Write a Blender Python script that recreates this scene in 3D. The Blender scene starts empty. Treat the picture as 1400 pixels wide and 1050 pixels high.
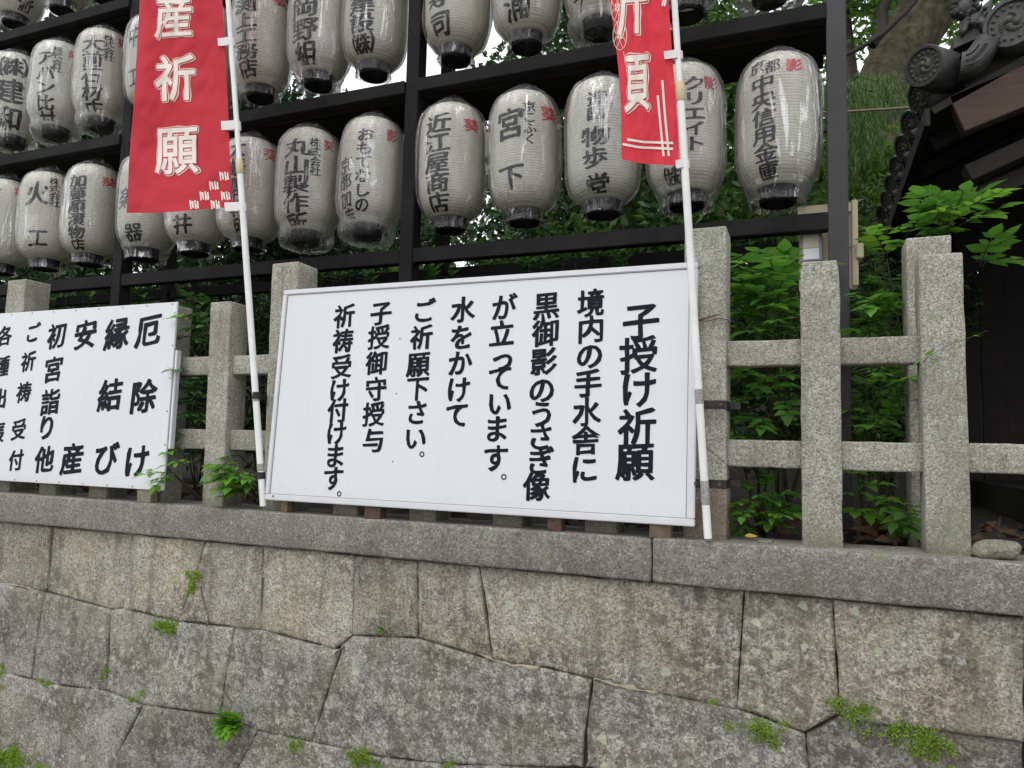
import bpy, bmesh, math, random
import numpy as np
from mathutils import Vector, Matrix, noise
from mathutils.geometry import delaunay_2d_cdt

random.seed(7)
rng = np.random.default_rng(11)
scene = bpy.context.scene
COL = scene.collection
R_ = math.radians

# ------------------------------------------------------------------ camera
F = 1010.0
def nrm(v):
    v = np.array(v, float)
    return v / np.linalg.norm(v)
Zc = nrm((300, 12225, -F))
Xc = nrm((2492, 21.5, F)); Xc = nrm(Xc - Zc * (Xc @ Zc))
Yc = np.cross(Zc, Xc)
RC = np.array([Xc, Yc, Zc])
CAM = np.array([0.0, -2.42, 0.314])
cd = bpy.data.cameras.new('camera')
cam = bpy.data.objects.new('camera', cd)
COL.objects.link(cam)
cd.sensor_width = 36.0
cd.lens = 36.0 * F / 1400.0
cd.clip_start = 0.05
cd.clip_end = 500
M = Matrix([[*RC[0], CAM[0]], [*RC[1], CAM[1]], [*RC[2], CAM[2]], [0, 0, 0, 1]])
cam.matrix_world = M
scene.camera = cam
scene.render.resolution_x, scene.render.resolution_y = 1024, 768

# ------------------------------------------------------------------ world, sun, exposure
SUN_EL, SUN_ROT = R_(58), R_(200)
world = bpy.data.worlds.new('World')
scene.world = world
world.use_nodes = True
nt = world.node_tree
nt.nodes.clear()
sky = nt.nodes.new('ShaderNodeTexSky')
sky.sky_type = 'NISHITA'
sky.sun_disc = False
sky.sun_elevation = SUN_EL
sky.sun_rotation = SUN_ROT
sky.dust_density = 6.0
sky.air_density = 1.0
hs = nt.nodes.new('ShaderNodeHueSaturation')
hs.inputs['Saturation'].default_value = 0.16
bg = nt.nodes.new('ShaderNodeBackground')
bg.inputs['Strength'].default_value = 0.15
wo = nt.nodes.new('ShaderNodeOutputWorld')
nt.links.new(sky.outputs[0], hs.inputs['Color'])
cl = nt.nodes.new('ShaderNodeMix')          # even overcast cloud layer over the clear sky
cl.data_type = 'RGBA'
cl.inputs[0].default_value = 0.7
cl.inputs[7].default_value = (11.6, 11.9, 12.3, 1)
nt.links.new(hs.outputs[0], cl.inputs[6])
nt.links.new(cl.outputs[2], bg.inputs['Color'])
nt.links.new(bg.outputs[0], wo.inputs['Surface'])
sd = bpy.data.lights.new('sun', 'SUN')
sd.energy = 0.5
sd.angle = R_(25)
sd.color = (1, 0.97, 0.93)
sun = bpy.data.objects.new('sun', sd)
COL.objects.link(sun)
# the sun stands high behind the camera, a little to the left
sdir = Vector((math.sin(R_(200)) * math.cos(SUN_EL), math.cos(R_(200)) * math.cos(SUN_EL), math.sin(SUN_EL)))
sun.rotation_euler = sdir.to_track_quat('Z', 'Y').to_euler()
vs = scene.view_settings
vs.view_transform = 'Standard'
vs.look = 'None'
vs.exposure = 0.0
vs.gamma = 1.0
vs.use_curve_mapping = False
scene.cycles.transparent_max_bounces = 24
scene.cycles.max_bounces = 8

# ------------------------------------------------------------------ helpers
def ray(px, py):
    return RC @ np.array([px - 700, 525 - py, -F])
def at(px, py, Y=0.0, Z0=0.0, s=0.0):
    """photo pixel -> world point on the plane y = Y + s (z - Z0)"""
    d = ray(px, py)
    t = (Y + s * (CAM[2] - Z0) - CAM[1]) / (d[1] - s * d[2])
    return Vector(CAM + t * d)
def atZ(px, py, Z):
    d = ray(px, py)
    return Vector(CAM + (Z - CAM[2]) / d[2] * d)
def depth(p):
    v = RC.T @ (np.array(p) - CAM)
    return -v[2]

def tag(o, label=None, cat=None, group=None, kind=None):
    if label: o['label'] = label
    if cat: o['category'] = cat
    if group: o['group'] = group
    if kind: o['kind'] = kind
    return o
def thing(name, label, cat, loc=(0, 0, 0), group=None):
    o = bpy.data.objects.new(name, None)
    COL.objects.link(o)
    o.location = loc
    o.empty_display_size = 0.1
    return tag(o, label, cat, group)
def link(name, me, parent=None, mat=None):
    """object with mesh in world coordinates (or local to its parent for shared meshes)"""
    o = bpy.data.objects.new(name, me)
    COL.objects.link(o)
    if mat is not None and not me.materials:
        me.materials.append(mat)
    if parent is not None and parent.type == 'MESH':
        o.parent = parent
    elif parent is not None:
        o.parent = parent
        p = parent
        off = Vector((0, 0, 0))
        while p is not None:
            off += p.location
            p = p.parent
        o.matrix_parent_inverse = Matrix.Translation(-off)
    return o
def mesh(name, verts, faces, mat=None, smooth=False):
    me = bpy.data.meshes.new(name)
    me.from_pydata([tuple(v) for v in verts], [], faces)
    if smooth:
        me.polygons.foreach_set('use_smooth', [True] * len(me.polygons))
    if mat: me.materials.append(mat)
    return me
def bm_mesh(name, bm, mat=None, smooth=False):
    me = bpy.data.meshes.new(name)
    bm.normal_update()
    bm.to_mesh(me); bm.free()
    if smooth:
        me.polygons.foreach_set('use_smooth', [True] * len(me.polygons))
    if mat: me.materials.append(mat)
    return me
def np_mesh(name, V, quads, mat=None, smooth=True):
    me = bpy.data.meshes.new(name)
    V = np.asarray(V, np.float32); Q = np.asarray(quads, np.int32)
    k = Q.shape[1]
    me.vertices.add(len(V)); me.vertices.foreach_set('co', V.ravel())
    me.loops.add(Q.size); me.loops.foreach_set('vertex_index', Q.ravel())
    me.polygons.add(len(Q))
    me.polygons.foreach_set('loop_start', np.arange(0, Q.size, k, dtype=np.int32))
    me.update(calc_edges=True)
    me.polygons.foreach_set('use_smooth', np.full(len(Q), smooth))
    if mat: me.materials.append(mat)
    return me

def rough_box(x0, x1, y0, y1, z0, z1, bev=0.006, step=0.05, amp=0.0015, seed=0.0, axis=None, segs=2):
    bm = bmesh.new()
    bmesh.ops.create_cube(bm, size=1)
    for v in bm.verts:
        v.co = Vector((x0 if v.co.x < 0 else x1, y0 if v.co.y < 0 else y1, z0 if v.co.z < 0 else z1))
    if bev > 0:
        bmesh.ops.bevel(bm, geom=bm.edges[:], offset=bev, segments=segs, affect='EDGES', profile=0.6)
    for ax, (a, b) in enumerate(((x0, x1), (y0, y1), (z0, z1))):
        if axis is not None and ax not in axis: continue
        n = int((b - a) / step)
        for k in range(1, n):
            co = [0, 0, 0]; no = [0, 0, 0]
            co[ax] = a + (b - a) * k / n; no[ax] = 1
            bmesh.ops.bisect_plane(bm, geom=bm.verts[:] + bm.edges[:] + bm.faces[:], plane_co=co, plane_no=no)
    if amp:
        for v in bm.verts:
            p = v.co * 14 + Vector((seed, seed * 1.7, 0))
            v.co += amp * (noise.noise_vector(p) + 0.6 * noise.noise_vector(p * 3.1))
    return bm
def box_bm(x0, x1, y0, y1, z0, z1, bev=0.0):
    bm = bmesh.new()
    bmesh.ops.create_cube(bm, size=1)
    for v in bm.verts:
        v.co = Vector((x0 if v.co.x < 0 else x1, y0 if v.co.y < 0 else y1, z0 if v.co.z < 0 else z1))
    if bev > 0:
        bmesh.ops.bevel(bm, geom=bm.edges[:], offset=bev, segments=2, affect='EDGES')
    return bm
def tube(pts, rad, n=10, name='tube', mat=None, cap=True):
    pts = [Vector(p) for p in pts]
    if not hasattr(rad, '__len__'): rad = [rad] * len(pts)
    V = []; Fc = []
    ref = Vector((0, 0, 1))
    t0 = (pts[1] - pts[0]).normalized()
    if abs(t0.z) > 0.9: ref = Vector((1, 0, 0))
    for i, p in enumerate(pts):
        t = (pts[min(i + 1, len(pts) - 1)] - pts[max(i - 1, 0)]).normalized()
        a = t.cross(ref).normalized(); b = t.cross(a).normalized()
        for k in range(n):
            w = 2 * math.pi * k / n
            V.append(p + rad[i] * (math.cos(w) * a + math.sin(w) * b))
    for i in range(len(pts) - 1):
        for k in range(n):
            Fc.append((i * n + k, i * n + (k + 1) % n, (i + 1) * n + (k + 1) % n, (i + 1) * n + k))
    if cap:
        Fc.append(tuple(range(n))[::-1])
        Fc.append(tuple((len(pts) - 1) * n + k for k in range(n)))
    me = mesh(name, V, Fc, mat)
    me.polygons.foreach_set('use_smooth', [len(p.vertices) == 4 for p in me.polygons])
    me.set_sharp_from_angle(angle=R_(50))
    return me
def lathe(name, prof, n=48, mat=None, smooth=True):
    """prof: list of (r, z)"""
    P = np.array(prof); a = np.linspace(0, 2 * np.pi, n, endpoint=False)
    V = np.stack([P[:, 0, None] * np.cos(a), P[:, 0, None] * np.sin(a), np.repeat(P[:, 1, None], n, 1)], -1).reshape(-1, 3)
    i = np.arange(len(P) - 1)[:, None] * n; k = np.arange(n)[None, :]; k2 = (k + 1) % n
    Q = np.stack([i + k, i + k2, i + n + k2, i + n + k], -1).reshape(-1, 4)
    return np_mesh(name, V, Q, mat, smooth)

# ------------------------------------------------------------------ materials
def new_mat(name):
    m = bpy.data.materials.new(name)
    m.use_nodes = True
    t = m.node_tree
    return m, t, t.nodes['Principled BSDF']
class NB:
    def __init__(s, t): s.t = t
    def n(s, typ, **kw):
        nd = s.t.nodes.new(typ)
        ins = kw.pop('ins', {})
        for k, v in kw.items(): setattr(nd, k, v)
        for k, v in ins.items():
            if hasattr(v, 'is_output') or isinstance(v, bpy.types.NodeSocket): s.t.links.new(v, nd.inputs[k])
            else: nd.inputs[k].default_value = v
        return nd
    def pos(s, scale=(1, 1, 1), rot=(0, 0, 0), obj=False):
        src = s.n('ShaderNodeTexCoord').outputs['Object'] if obj else s.n('ShaderNodeNewGeometry').outputs['Position']
        return s.n('ShaderNodeMapping', ins={'Vector': src, 'Scale': scale, 'Rotation': rot}).outputs[0]
    def noise(s, vec, scale, detail=4, rough=0.55, dist=0.0):
        return s.n('ShaderNodeTexNoise', ins={'Vector': vec, 'Scale': scale, 'Detail': detail, 'Roughness': rough, 'Distortion': dist}).outputs['Fac']
    def vor(s, vec, scale, out='Distance', rand=1.0):
        return s.n('ShaderNodeTexVoronoi', ins={'Vector': vec, 'Scale': scale, 'Randomness': rand}).outputs[out]
    def ramp(s, fac, stops, interp='LINEAR'):
        r = s.n('ShaderNodeValToRGB', ins={'Fac': fac})
        cr = r.color_ramp; cr.interpolation = interp
        while len(cr.elements) < len(stops): cr.elements.new(0.5)
        for e, (p, c) in zip(cr.elements, stops):
            e.position = p
            e.color = (c, c, c, 1) if not hasattr(c, '__len__') else (*c, 1)
        return r.outputs['Color']
    def mix(s, fac, a, b, mode='MIX'):
        m = s.n('ShaderNodeMix', data_type='RGBA', blend_type=mode)
        def put(sock, v):
            if isinstance(v, bpy.types.NodeSocket): s.t.links.new(v, sock)
            elif hasattr(v, '__len__'): sock.default_value = (*v, 1)
            else: sock.default_value = v
        put(m.inputs[0], fac); put(m.inputs[6], a); put(m.inputs[7], b)
        return m.outputs[2]
    def math(s, op, a, b=0.5):
        m = s.n('ShaderNodeMath', operation=op)
        for i, v in enumerate((a, b)):
            if isinstance(v, bpy.types.NodeSocket): s.t.links.new(v, m.inputs[i])
            else: m.inputs[i].default_value = v
        return m.outputs[0]
    def bump(s, h, strength, dist=0.01, normal=None):
        ins = {'Height': h, 'Strength': strength, 'Distance': dist}
        if normal is not None: ins['Normal'] = normal
        return s.n('ShaderNodeBump', ins=ins).outputs[0]
def L(t, a, b): t.links.new(a, b)

def simple(name, col, rough=0.6, metal=0.0, var=0.0, vscale=20, bump=0.0, bscale=100, spec=0.5):
    m, t, b = new_mat(name); nb = NB(t)
    b.inputs['Roughness'].default_value = rough
    b.inputs['Metallic'].default_value = metal
    b.inputs['Specular IOR Level'].default_value = spec
    if var:
        p = nb.pos()
        f = nb.noise(p, vscale, 5, 0.6)
        c = nb.mix(nb.ramp(f, [(0.3, 0.0), (0.7, 1.0)]), tuple(x * (1 - var) for x in col), tuple(min(1, x * (1 + var)) for x in col))
        L(t, c, b.inputs['Base Color'])
    else:
        b.inputs['Base Color'].default_value = (*col, 1)
    if bump:
        L(t, nb.bump(nb.noise(nb.pos(), bscale, 4), bump, 0.004), b.inputs['Normal'])
    return m

def granite(name, dark, mid, light, grain=210, stain=(0.12, 0.11, 0.08), stain_amt=0.5, moss=0.25, bump=0.5, rust=None, crust=False):
    m, t, b = new_mat(name); nb = NB(t)
    p = nb.pos()
    oi = nb.n('ShaderNodeObjectInfo').outputs['Random']
    g1 = nb.noise(p, grain, 3, 0.7)
    g2 = nb.vor(p, grain * 0.9, 'Color')
    g2v = nb.n('ShaderNodeSeparateColor', ins={'Color': g2}).outputs[0]
    g = nb.math('ADD', nb.math('MULTIPLY', g1, 0.62), nb.math('MULTIPLY', g2v, 0.38))
    c = nb.ramp(g, [(0.30, dark), (0.47, mid), (0.56, mid), (0.74, light)])
    # broad mottling
    bl = nb.noise(p, 5.0, 6, 0.65)
    c = nb.mix(nb.math('MULTIPLY', nb.ramp(bl, [(0.40, 0.0), (0.68, 1.0)]), stain_amt), c, nb.mix(0.6, c, stain))
    sh = nb.n('ShaderNodeMapRange', ins={'Value': oi, 'To Min': 0.84, 'To Max': 1.14}).outputs[0]
    c = nb.mix(1.0, c, nb.n('ShaderNodeCombineColor', ins={'Red': sh, 'Green': sh, 'Blue': sh}).outputs[0], 'MULTIPLY')
    if moss:
        mf = nb.ramp(nb.noise(p, 9, 5, 0.7, 0.4), [(0.56, 0.0), (0.70, 1.0)])
        c = nb.mix(nb.math('MULTIPLY', mf, moss), c, (0.20, 0.24, 0.14))
        lf = nb.ramp(nb.noise(p, 26, 4, 0.7), [(0.62, 0.0), (0.70, 1.0)])
        c = nb.mix(nb.math('MULTIPLY', lf, moss), c, (0.44, 0.47, 0.40))
    if crust:
        sx = nb.n('ShaderNodeSeparateXYZ', ins={0: p}).outputs['X']
        xf = nb.n('ShaderNodeMapRange', ins={'Value': sx, 'From Min': -3.0, 'From Max': -0.4, 'To Min': -0.08, 'To Max': 0.07}).outputs[0]
        cf = nb.math('MULTIPLY', nb.ramp(nb.math('ADD', nb.noise(p, 3.1, 4, .6), xf), [(0.42, 0.0), (0.56, 1.0)]), nb.ramp(nb.noise(p, 30, 8, .8, .3), [(0.46, 0.0), (0.56, 1.0)]))
        c = nb.mix(nb.math('MULTIPLY', cf, 0.50), c, (0.105, 0.087, 0.078))
        vf = nb.ramp(nb.noise(nb.pos((16, 16, 3)), 1.0, 5, .7), [(0.50, 0.0), (0.68, 1.0)])
        c = nb.mix(nb.math('MULTIPLY', vf, 0.42), c, (0.125, 0.115, 0.085))
    if rust:
        dd = nb.n('ShaderNodeVectorMath', operation='DISTANCE', ins={0: nb.pos((1, 1, .75)), 1: (rust[0], rust[1], rust[2] * .75)}).outputs['Value']
        rf = nb.ramp(nb.math('ADD', dd, nb.math('MULTIPLY', nb.noise(p, 18, 5, .7), .12)), [(0.10, 1.0), (0.16, 0.0)])
        c = nb.mix(nb.math('MULTIPLY', rf, 0.6), c, (0.15, 0.075, 0.045))
        # grime at the post feet, deepened by painted shade below the signs
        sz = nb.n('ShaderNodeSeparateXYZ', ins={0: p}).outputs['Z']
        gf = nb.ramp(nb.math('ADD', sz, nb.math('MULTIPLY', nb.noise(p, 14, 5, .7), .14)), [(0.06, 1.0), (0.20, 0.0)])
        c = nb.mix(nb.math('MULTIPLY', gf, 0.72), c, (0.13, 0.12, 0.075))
        rs = nb.ramp(nb.noise(nb.pos((22, 22, 2.2)), 1.0, 4, .65), [(0.52, 0.0), (0.70, 1.0)])
        c = nb.mix(nb.math('MULTIPLY', rs, 0.35), c, (0.12, 0.11, 0.085))
    L(t, c, b.inputs['Base Color'])
    b.inputs['Roughness'].default_value = 0.9
    b.inputs['Specular IOR Level'].default_value = 0.25
    hgt = nb.math('ADD', nb.noise(p, grain * 0.7, 3, 0.7), nb.math('MULTIPLY', nb.noise(p, 40, 5, 0.6), 1.5))
    L(t, nb.bump(hgt, bump, 0.003), b.inputs['Normal'])
    return m

def wall_stone(name, warm):
    """weathered retaining-wall stone: tan and grey grain, purple-brown crust, pale lichen spots, chisel streaks"""
    m, t, b = new_mat(name); nb = NB(t)
    p = nb.pos()
    oi = nb.n('ShaderNodeObjectInfo').outputs['Random']
    g1 = nb.noise(p, 150, 4, 0.75)
    g2 = nb.n('ShaderNodeSeparateColor', ins={'Color': nb.vor(p, 160, 'Color')}).outputs[0]
    g = nb.math('ADD', nb.math('MULTIPLY', g1, 0.7), nb.math('MULTIPLY', g2, 0.3))
    if warm:
        c = nb.ramp(g, [(0.28, (0.14, 0.115, 0.085)), (0.48, (0.36, 0.315, 0.235)), (0.58, (0.41, 0.36, 0.275)), (0.76, (0.64, 0.60, 0.49))])
        alt = nb.ramp(g, [(0.28, (0.13, 0.12, 0.105)), (0.5, (0.35, 0.335, 0.295)), (0.76, (0.58, 0.56, 0.52))])
    else:
        c = nb.ramp(g, [(0.28, (0.11, 0.10, 0.085)), (0.48, (0.29, 0.275, 0.225)), (0.58, (0.335, 0.315, 0.27)), (0.76, (0.54, 0.52, 0.47))])
        alt = nb.ramp(g, [(0.28, (0.12, 0.115, 0.10)), (0.5, (0.32, 0.315, 0.29)), (0.76, (0.53, 0.525, 0.50))])
    c = nb.mix(nb.ramp(nb.noise(p, 3.4, 6, 0.7), [(0.38, 0.0), (0.62, 1.0)]), c, alt)
    # purple brown crust: broken patches in large clouds; commoner on the low stones and towards the right
    cloud = nb.noise(nb.pos((1, 1, 1.3)), 2.3, 3, 0.6)
    sep = nb.n('ShaderNodeSeparateXYZ', ins={0: p})
    zf = nb.n('ShaderNodeMapRange', ins={'Value': sep.outputs['Z'], 'From Min': -0.25, 'From Max': -0.62, 'To Min': -0.10, 'To Max': 0.11}).outputs[0]
    xf = nb.n('ShaderNodeMapRange', ins={'Value': sep.outputs['X'], 'From Min': -3.2, 'From Max': -0.6, 'To Min': -0.10, 'To Max': 0.05}).outputs[0]
    cl = nb.math('ADD', nb.math('ADD', cloud, zf), xf)
    crust = nb.math('MULTIPLY', nb.ramp(cl, [(0.40, 0.0), (0.54, 1.0)]), nb.ramp(nb.noise(p, 24, 8, 0.80, 0.3), [(0.46, 0.0), (0.55, 1.0)]))
    c = nb.mix(nb.math('MULTIPLY', crust, 0.72), c, (0.080, 0.060, 0.060))
    # olive film
    of = nb.math('MULTIPLY', nb.ramp(nb.noise(p, 4.1, 5, 0.6), [(0.46, 0.0), (0.66, 1.0)]), 0.34)
    c = nb.mix(of, c, (0.155, 0.15, 0.085))
    # vertical run-off and chisel marks
    st = nb.noise(nb.pos((46, 1, 7), (0, R_(18), 0)), 1.0, 4, 0.65)
    c = nb.mix(nb.math('MULTIPLY', nb.ramp(st, [(0.56, 0.0), (0.75, 1.0)]), 0.60 if warm else 0.18), c, (0.56, 0.49, 0.37))
    st2 = nb.noise(nb.pos((14, 1, 1.5)), 1.0, 4, 0.6)
    c = nb.mix(nb.math('MULTIPLY', nb.ramp(st2, [(0.48, 0.0), (0.66, 1.0)]), 0.5), c, (0.115, 0.10, 0.075))
    # small white specks and pale green lichen discs
    sp = nb.ramp(nb.noise(p, 46, 3, 0.6), [(0.60, 0.0), (0.66, 1.0)])
    c = nb.mix(nb.math('MULTIPLY', sp, 0.6), c, (0.50, 0.50, 0.47))
    wp = nb.n('ShaderNodeMix', data_type='VECTOR', ins={0: 0.035, 4: p, 5: nb.n('ShaderNodeTexNoise', ins={'Vector': p, 'Scale': 30.0}).outputs['Color']}).outputs[1]
    d = nb.vor(wp, 15.0)
    pick = nb.n('ShaderNodeSeparateColor', ins={'Color': nb.vor(wp, 15.0, 'Color')})
    rad = nb.math('MULTIPLY', pick.outputs[0], 0.30)
    disc = nb.math('LESS_THAN', nb.math('ADD', d, nb.math('MULTIPLY', nb.noise(p, 70, 4, 0.7), 0.12)), rad)
    keep = nb.math('GREATER_THAN', nb.math('ADD', pick.outputs[1], nb.math('MULTIPLY', cl, 0.9)), 0.86)
    c = nb.mix(nb.math('MULTIPLY', nb.math('MULTIPLY', disc, keep), 0.62), c, (0.44, 0.48, 0.35))
    sh = nb.n('ShaderNodeMapRange', ins={'Value': oi, 'To Min': 0.86, 'To Max': 1.26}).outputs[0]
    c = nb.mix(1.0, c, nb.n('ShaderNodeCombineColor', ins={'Red': sh, 'Green': sh, 'Blue': sh}).outputs[0], 'MULTIPLY')
    L(t, c, b.inputs['Base Color'])
    b.inputs['Roughness'].default_value = 0.92
    b.inputs['Specular IOR Level'].default_value = 0.2
    h = nb.math('ADD', nb.math('MULTIPLY', nb.noise(p, 120, 4, 0.7), 0.8), nb.math('MULTIPLY', nb.noise(p, 22, 7, 0.7), 2.2))
    h = nb.math('ADD', h, nb.math('MULTIPLY', st, 1.0 if warm else 0.3))
    L(t, nb.bump(h, 1.0, 0.007), b.inputs['Normal'])
    return m

def leaf_mat(name, c1, c2, rough=0.45, trans=0.35, isl=True, yel=None):
    m, t, b = new_mat(name); nb = NB(t)
    r = nb.n('ShaderNodeNewGeometry').outputs['Random Per Island'] if isl else nb.n('ShaderNodeObjectInfo').outputs['Random']
    stops = [(0.0, c1), (0.8, c2)]
    if yel: stops.append((1.0, yel))
    c = nb.ramp(r, stops)
    c = nb.mix(nb.math('MULTIPLY', nb.noise(nb.pos(), 60, 3), 0.35), c, tuple(x * 0.5 for x in c1))
    L(t, c, b.inputs['Base Color'])
    b.inputs['Roughness'].default_value = rough
    b.inputs['Specular IOR Level'].default_value = 0.35
    tr = nb.n('ShaderNodeBsdfTranslucent')
    L(t, nb.mix(0.5, c, tuple(min(1, x * 1.6) for x in c2)), tr.inputs['Color'])
    mx = nb.n('ShaderNodeMixShader', ins={0: trans, 1: b.outputs[0], 2: tr.outputs[0]})
    L(t, mx.outputs[0], t.nodes['Material Output'].inputs['Surface'])
    return m

def wood(name, c1, c2, rough=0.65, scale=(2, 30, 30), bump=0.3, spec=0.4):
    m, t, b = new_mat(name); nb = NB(t)
    g = nb.noise(nb.pos(scale), 1.5, 6, 0.65, 0.5)
    c = nb.mix(nb.ramp(g, [(0.3, 0.0), (0.7, 1.0)]), c1, c2)
    f = nb.noise(nb.pos(), 3.5, 4, 0.6)
    c = nb.mix(nb.math('MULTIPLY', nb.ramp(f, [(0.5, 0.0), (0.75, 1.0)]), 0.35), c, tuple(x * 1.9 + 0.01 for x in c2))
    L(t, c, b.inputs['Base Color'])
    b.inputs['Roughness'].default_value = rough
    b.inputs['Specular IOR Level'].default_value = spec
    L(t, nb.bump(g, bump, 0.003), b.inputs['Normal'])
    return m

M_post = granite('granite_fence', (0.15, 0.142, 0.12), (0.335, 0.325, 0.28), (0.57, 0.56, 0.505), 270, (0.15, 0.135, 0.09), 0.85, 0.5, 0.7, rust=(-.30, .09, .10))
M_kerb = granite('granite_coping', (0.125, 0.11, 0.10), (0.265, 0.253, 0.228), (0.47, 0.46, 0.425), 240, (0.11, 0.082, 0.078), 0.70, 0.6, 0.8, crust=True)
M_w1 = wall_stone('wall_stone_tan', True)
M_w2 = wall_stone('wall_stone_grey', False)
M_joint = simple('dark_earth_joint', (0.05, 0.042, 0.033), 1.0, 0, 0.4, 30, 0.5, 60)
M_mortar = simple('old_mortar', (0.30, 0.27, 0.20), 0.95, 0, 0.35, 30, 0.6, 90)
M_black = wood('black_stained_timber', (0.022, 0.020, 0.022), (0.040, 0.036, 0.038), 0.55, (3, 3, 3), 0.2)
M_beam = wood('black_timber_beam', (0.008, 0.0075, 0.0078), (0.017, 0.0155, 0.0155), 0.7, (3, 3, 3), 0.2, 0.12)
M_soffit = wood('dark_weathered_board', (0.012, 0.010, 0.008), (0.024, 0.019, 0.015), 0.75, (1.5, 30, 30))
M_cap = simple('black_lacquer', (0.006, 0.006, 0.007), 0.5, 0, 0.3, 20, spec=0.25)
M_ink = simple('black_ink', (0.009, 0.009, 0.011), 0.7, 0, 0.8, 70, spec=0.2)
M_ink2 = simple('sign_paint_black', (0.006, 0.007, 0.014), 0.6, spec=0.15)
M_redink = simple('red_ink', (0.58, 0.035, 0.045), 0.6, 0, 0.2, 60)
def board_mat():
    m, t, b = new_mat('white_painted_board'); nb = NB(t)
    c = nb.mix(nb.noise(nb.pos(), 1.6, 3, .5), (0.615, 0.63, 0.645), (0.67, 0.685, 0.70))
    st_ = nb.ramp(nb.noise(nb.pos((30, 1, 1.2)), 1.0, 4, .6), [(0.55, 0.0), (0.78, 1.0)])
    c = nb.mix(nb.math('MULTIPLY', st_, 0.10), c, (0.36, 0.34, 0.30))
    z = nb.n('ShaderNodeSeparateXYZ', ins={0: nb.pos()}).outputs['Z']
    gr = nb.ramp(nb.math('ADD', z, nb.math('MULTIPLY', nb.noise(nb.pos((5, 1, 1)), 4, 5, .7), .10)), [(0.10, 1.0), (0.19, 0.0)])
    c = nb.mix(nb.math('MULTIPLY', gr, 0.22), c, (0.34, 0.31, 0.26))
    sp_ = nb.ramp(nb.noise(nb.pos(), 90, 2, .5), [(0.745, 0.0), (0.76, 1.0)])
    c = nb.mix(nb.math('MULTIPLY', sp_, 0.35), c, (0.25, 0.23, 0.2))
    L(t, c, b.inputs['Base Color'])
    b.inputs['Roughness'].default_value = 0.32
    L(t, nb.bump(nb.noise(nb.pos(), 2.2, 2), 0.25, 0.01), b.inputs['Normal'])
    return m
M_white = board_mat()
M_frame_line = simple('grey_frame_line', (0.20, 0.20, 0.21), 0.8)
M_alu = simple('white_aluminium', (0.60, 0.60, 0.62), 0.35, 0.1, 0.05, 12)
M_pole = simple('white_plastic_pole', (0.72, 0.73, 0.71), 0.35, 0, 0.10, 9)
M_joint_p = simple('beige_plastic', (0.52, 0.44, 0.28), 0.45)
M_strap = simple('white_cloth_strap', (0.70, 0.68, 0.66), 0.8)
M_tape = simple('grey_tape', (0.30, 0.28, 0.26), 0.6, 0, 0.4, 120)
M_wire = simple('rusty_wire', (0.10, 0.06, 0.04), 0.7, 0.3)
M_rust = simple('rusted_bracket', (0.030, 0.026, 0.025), 0.6, 0.4, 0.5, 60)
M_beige = simple('beige_plastic_box', (0.50, 0.45, 0.30), 0.5, 0, 0.08, 9)
M_meter = simple('white_meter_face', (0.80, 0.80, 0.82), 0.3)
M_tile = simple('grey_roof_tile', (0.042, 0.045, 0.041), 0.55, 0, 0.5, 26, 0.3, 80)
M_crest = simple('weathered_tile_crest', (0.085, 0.08, 0.068), 0.75, 0, 0.3, 60)
M_barge = wood('weathered_gable_board', (0.038, 0.023, 0.016), (0.072, 0.044, 0.030), 0.7, (1.5, 40, 40))
M_darkwood = wood('dark_old_wood', (0.009, 0.007, 0.005), (0.018, 0.013, 0.010), 0.75, (1.5, 30, 30))
M_bark = simple('mossy_bark', (0.062, 0.056, 0.032), 0.95, 0, 0.75, 12, 1.0, 16)
M_bark2 = simple('grey_bark', (0.10, 0.082, 0.060), 0.95, 0, 0.45, 14, 0.9, 30)
M_stem = simple('green_brown_stem', (0.045, 0.045, 0.020), 0.8)
M_blockwood = simple('old_wood_block', (0.12, 0.09, 0.06), 0.85, 0, 0.35, 40)
M_brick = simple('dull_brick', (0.085, 0.045, 0.036), 0.9, 0, 0.3, 50)
M_leafdark = leaf_mat('leaf_evergreen_dark', (0.010, 0.026, 0.010), (0.038, 0.085, 0.022), 0.4, 0.2)
M_leafmid = leaf_mat('leaf_forest_green', (0.022, 0.055, 0.012), (0.080, 0.165, 0.028), 0.5, 0.35)
M_leafsun = leaf_mat('leaf_canopy_light', (0.05, 0.12, 0.018), (0.13, 0.25, 0.035), 0.5, 0.5)
M_needle = leaf_mat('conifer_needles', (0.026, 0.058, 0.016), (0.14, 0.24, 0.055), 0.6, 0.25)
M_leafshrub = leaf_mat('leaf_shrub_fresh', (0.065, 0.175, 0.028), (0.135, 0.33, 0.048), 0.42, 0.35, False)
M_leaflime = leaf_mat('leaf_young_lime', (0.11, 0.26, 0.025), (0.19, 0.40, 0.040), 0.45, 0.4, False)
M_leafgloss = leaf_mat('leaf_glossy_dark', (0.030, 0.095, 0.022), (0.075, 0.195, 0.036), 0.28, 0.2, False)
M_moss = leaf_mat('moss_tuft', (0.16, 0.27, 0.03), (0.34, 0.50, 0.07), 0.8, 0.3, True, (0.22, 0.16, 0.05))
M_deadleaf = leaf_mat('dead_leaf', (0.11, 0.055, 0.028), (0.24, 0.13, 0.075), 0.7, 0.2, False)
M_soil = simple('leaf_mould_soil', (0.016, 0.012, 0.008), 1.0, 0, 0.6, 14, 0.9, 50)
M_street = simple('packed_grey_gravel', (0.16, 0.15, 0.13), 0.95, 0, 0.4, 60, 0.6, 120)
M_hill = simple('forest_floor', (0.030, 0.032, 0.016), 1.0, 0, 0.6, 3, 0.8, 20)

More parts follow.
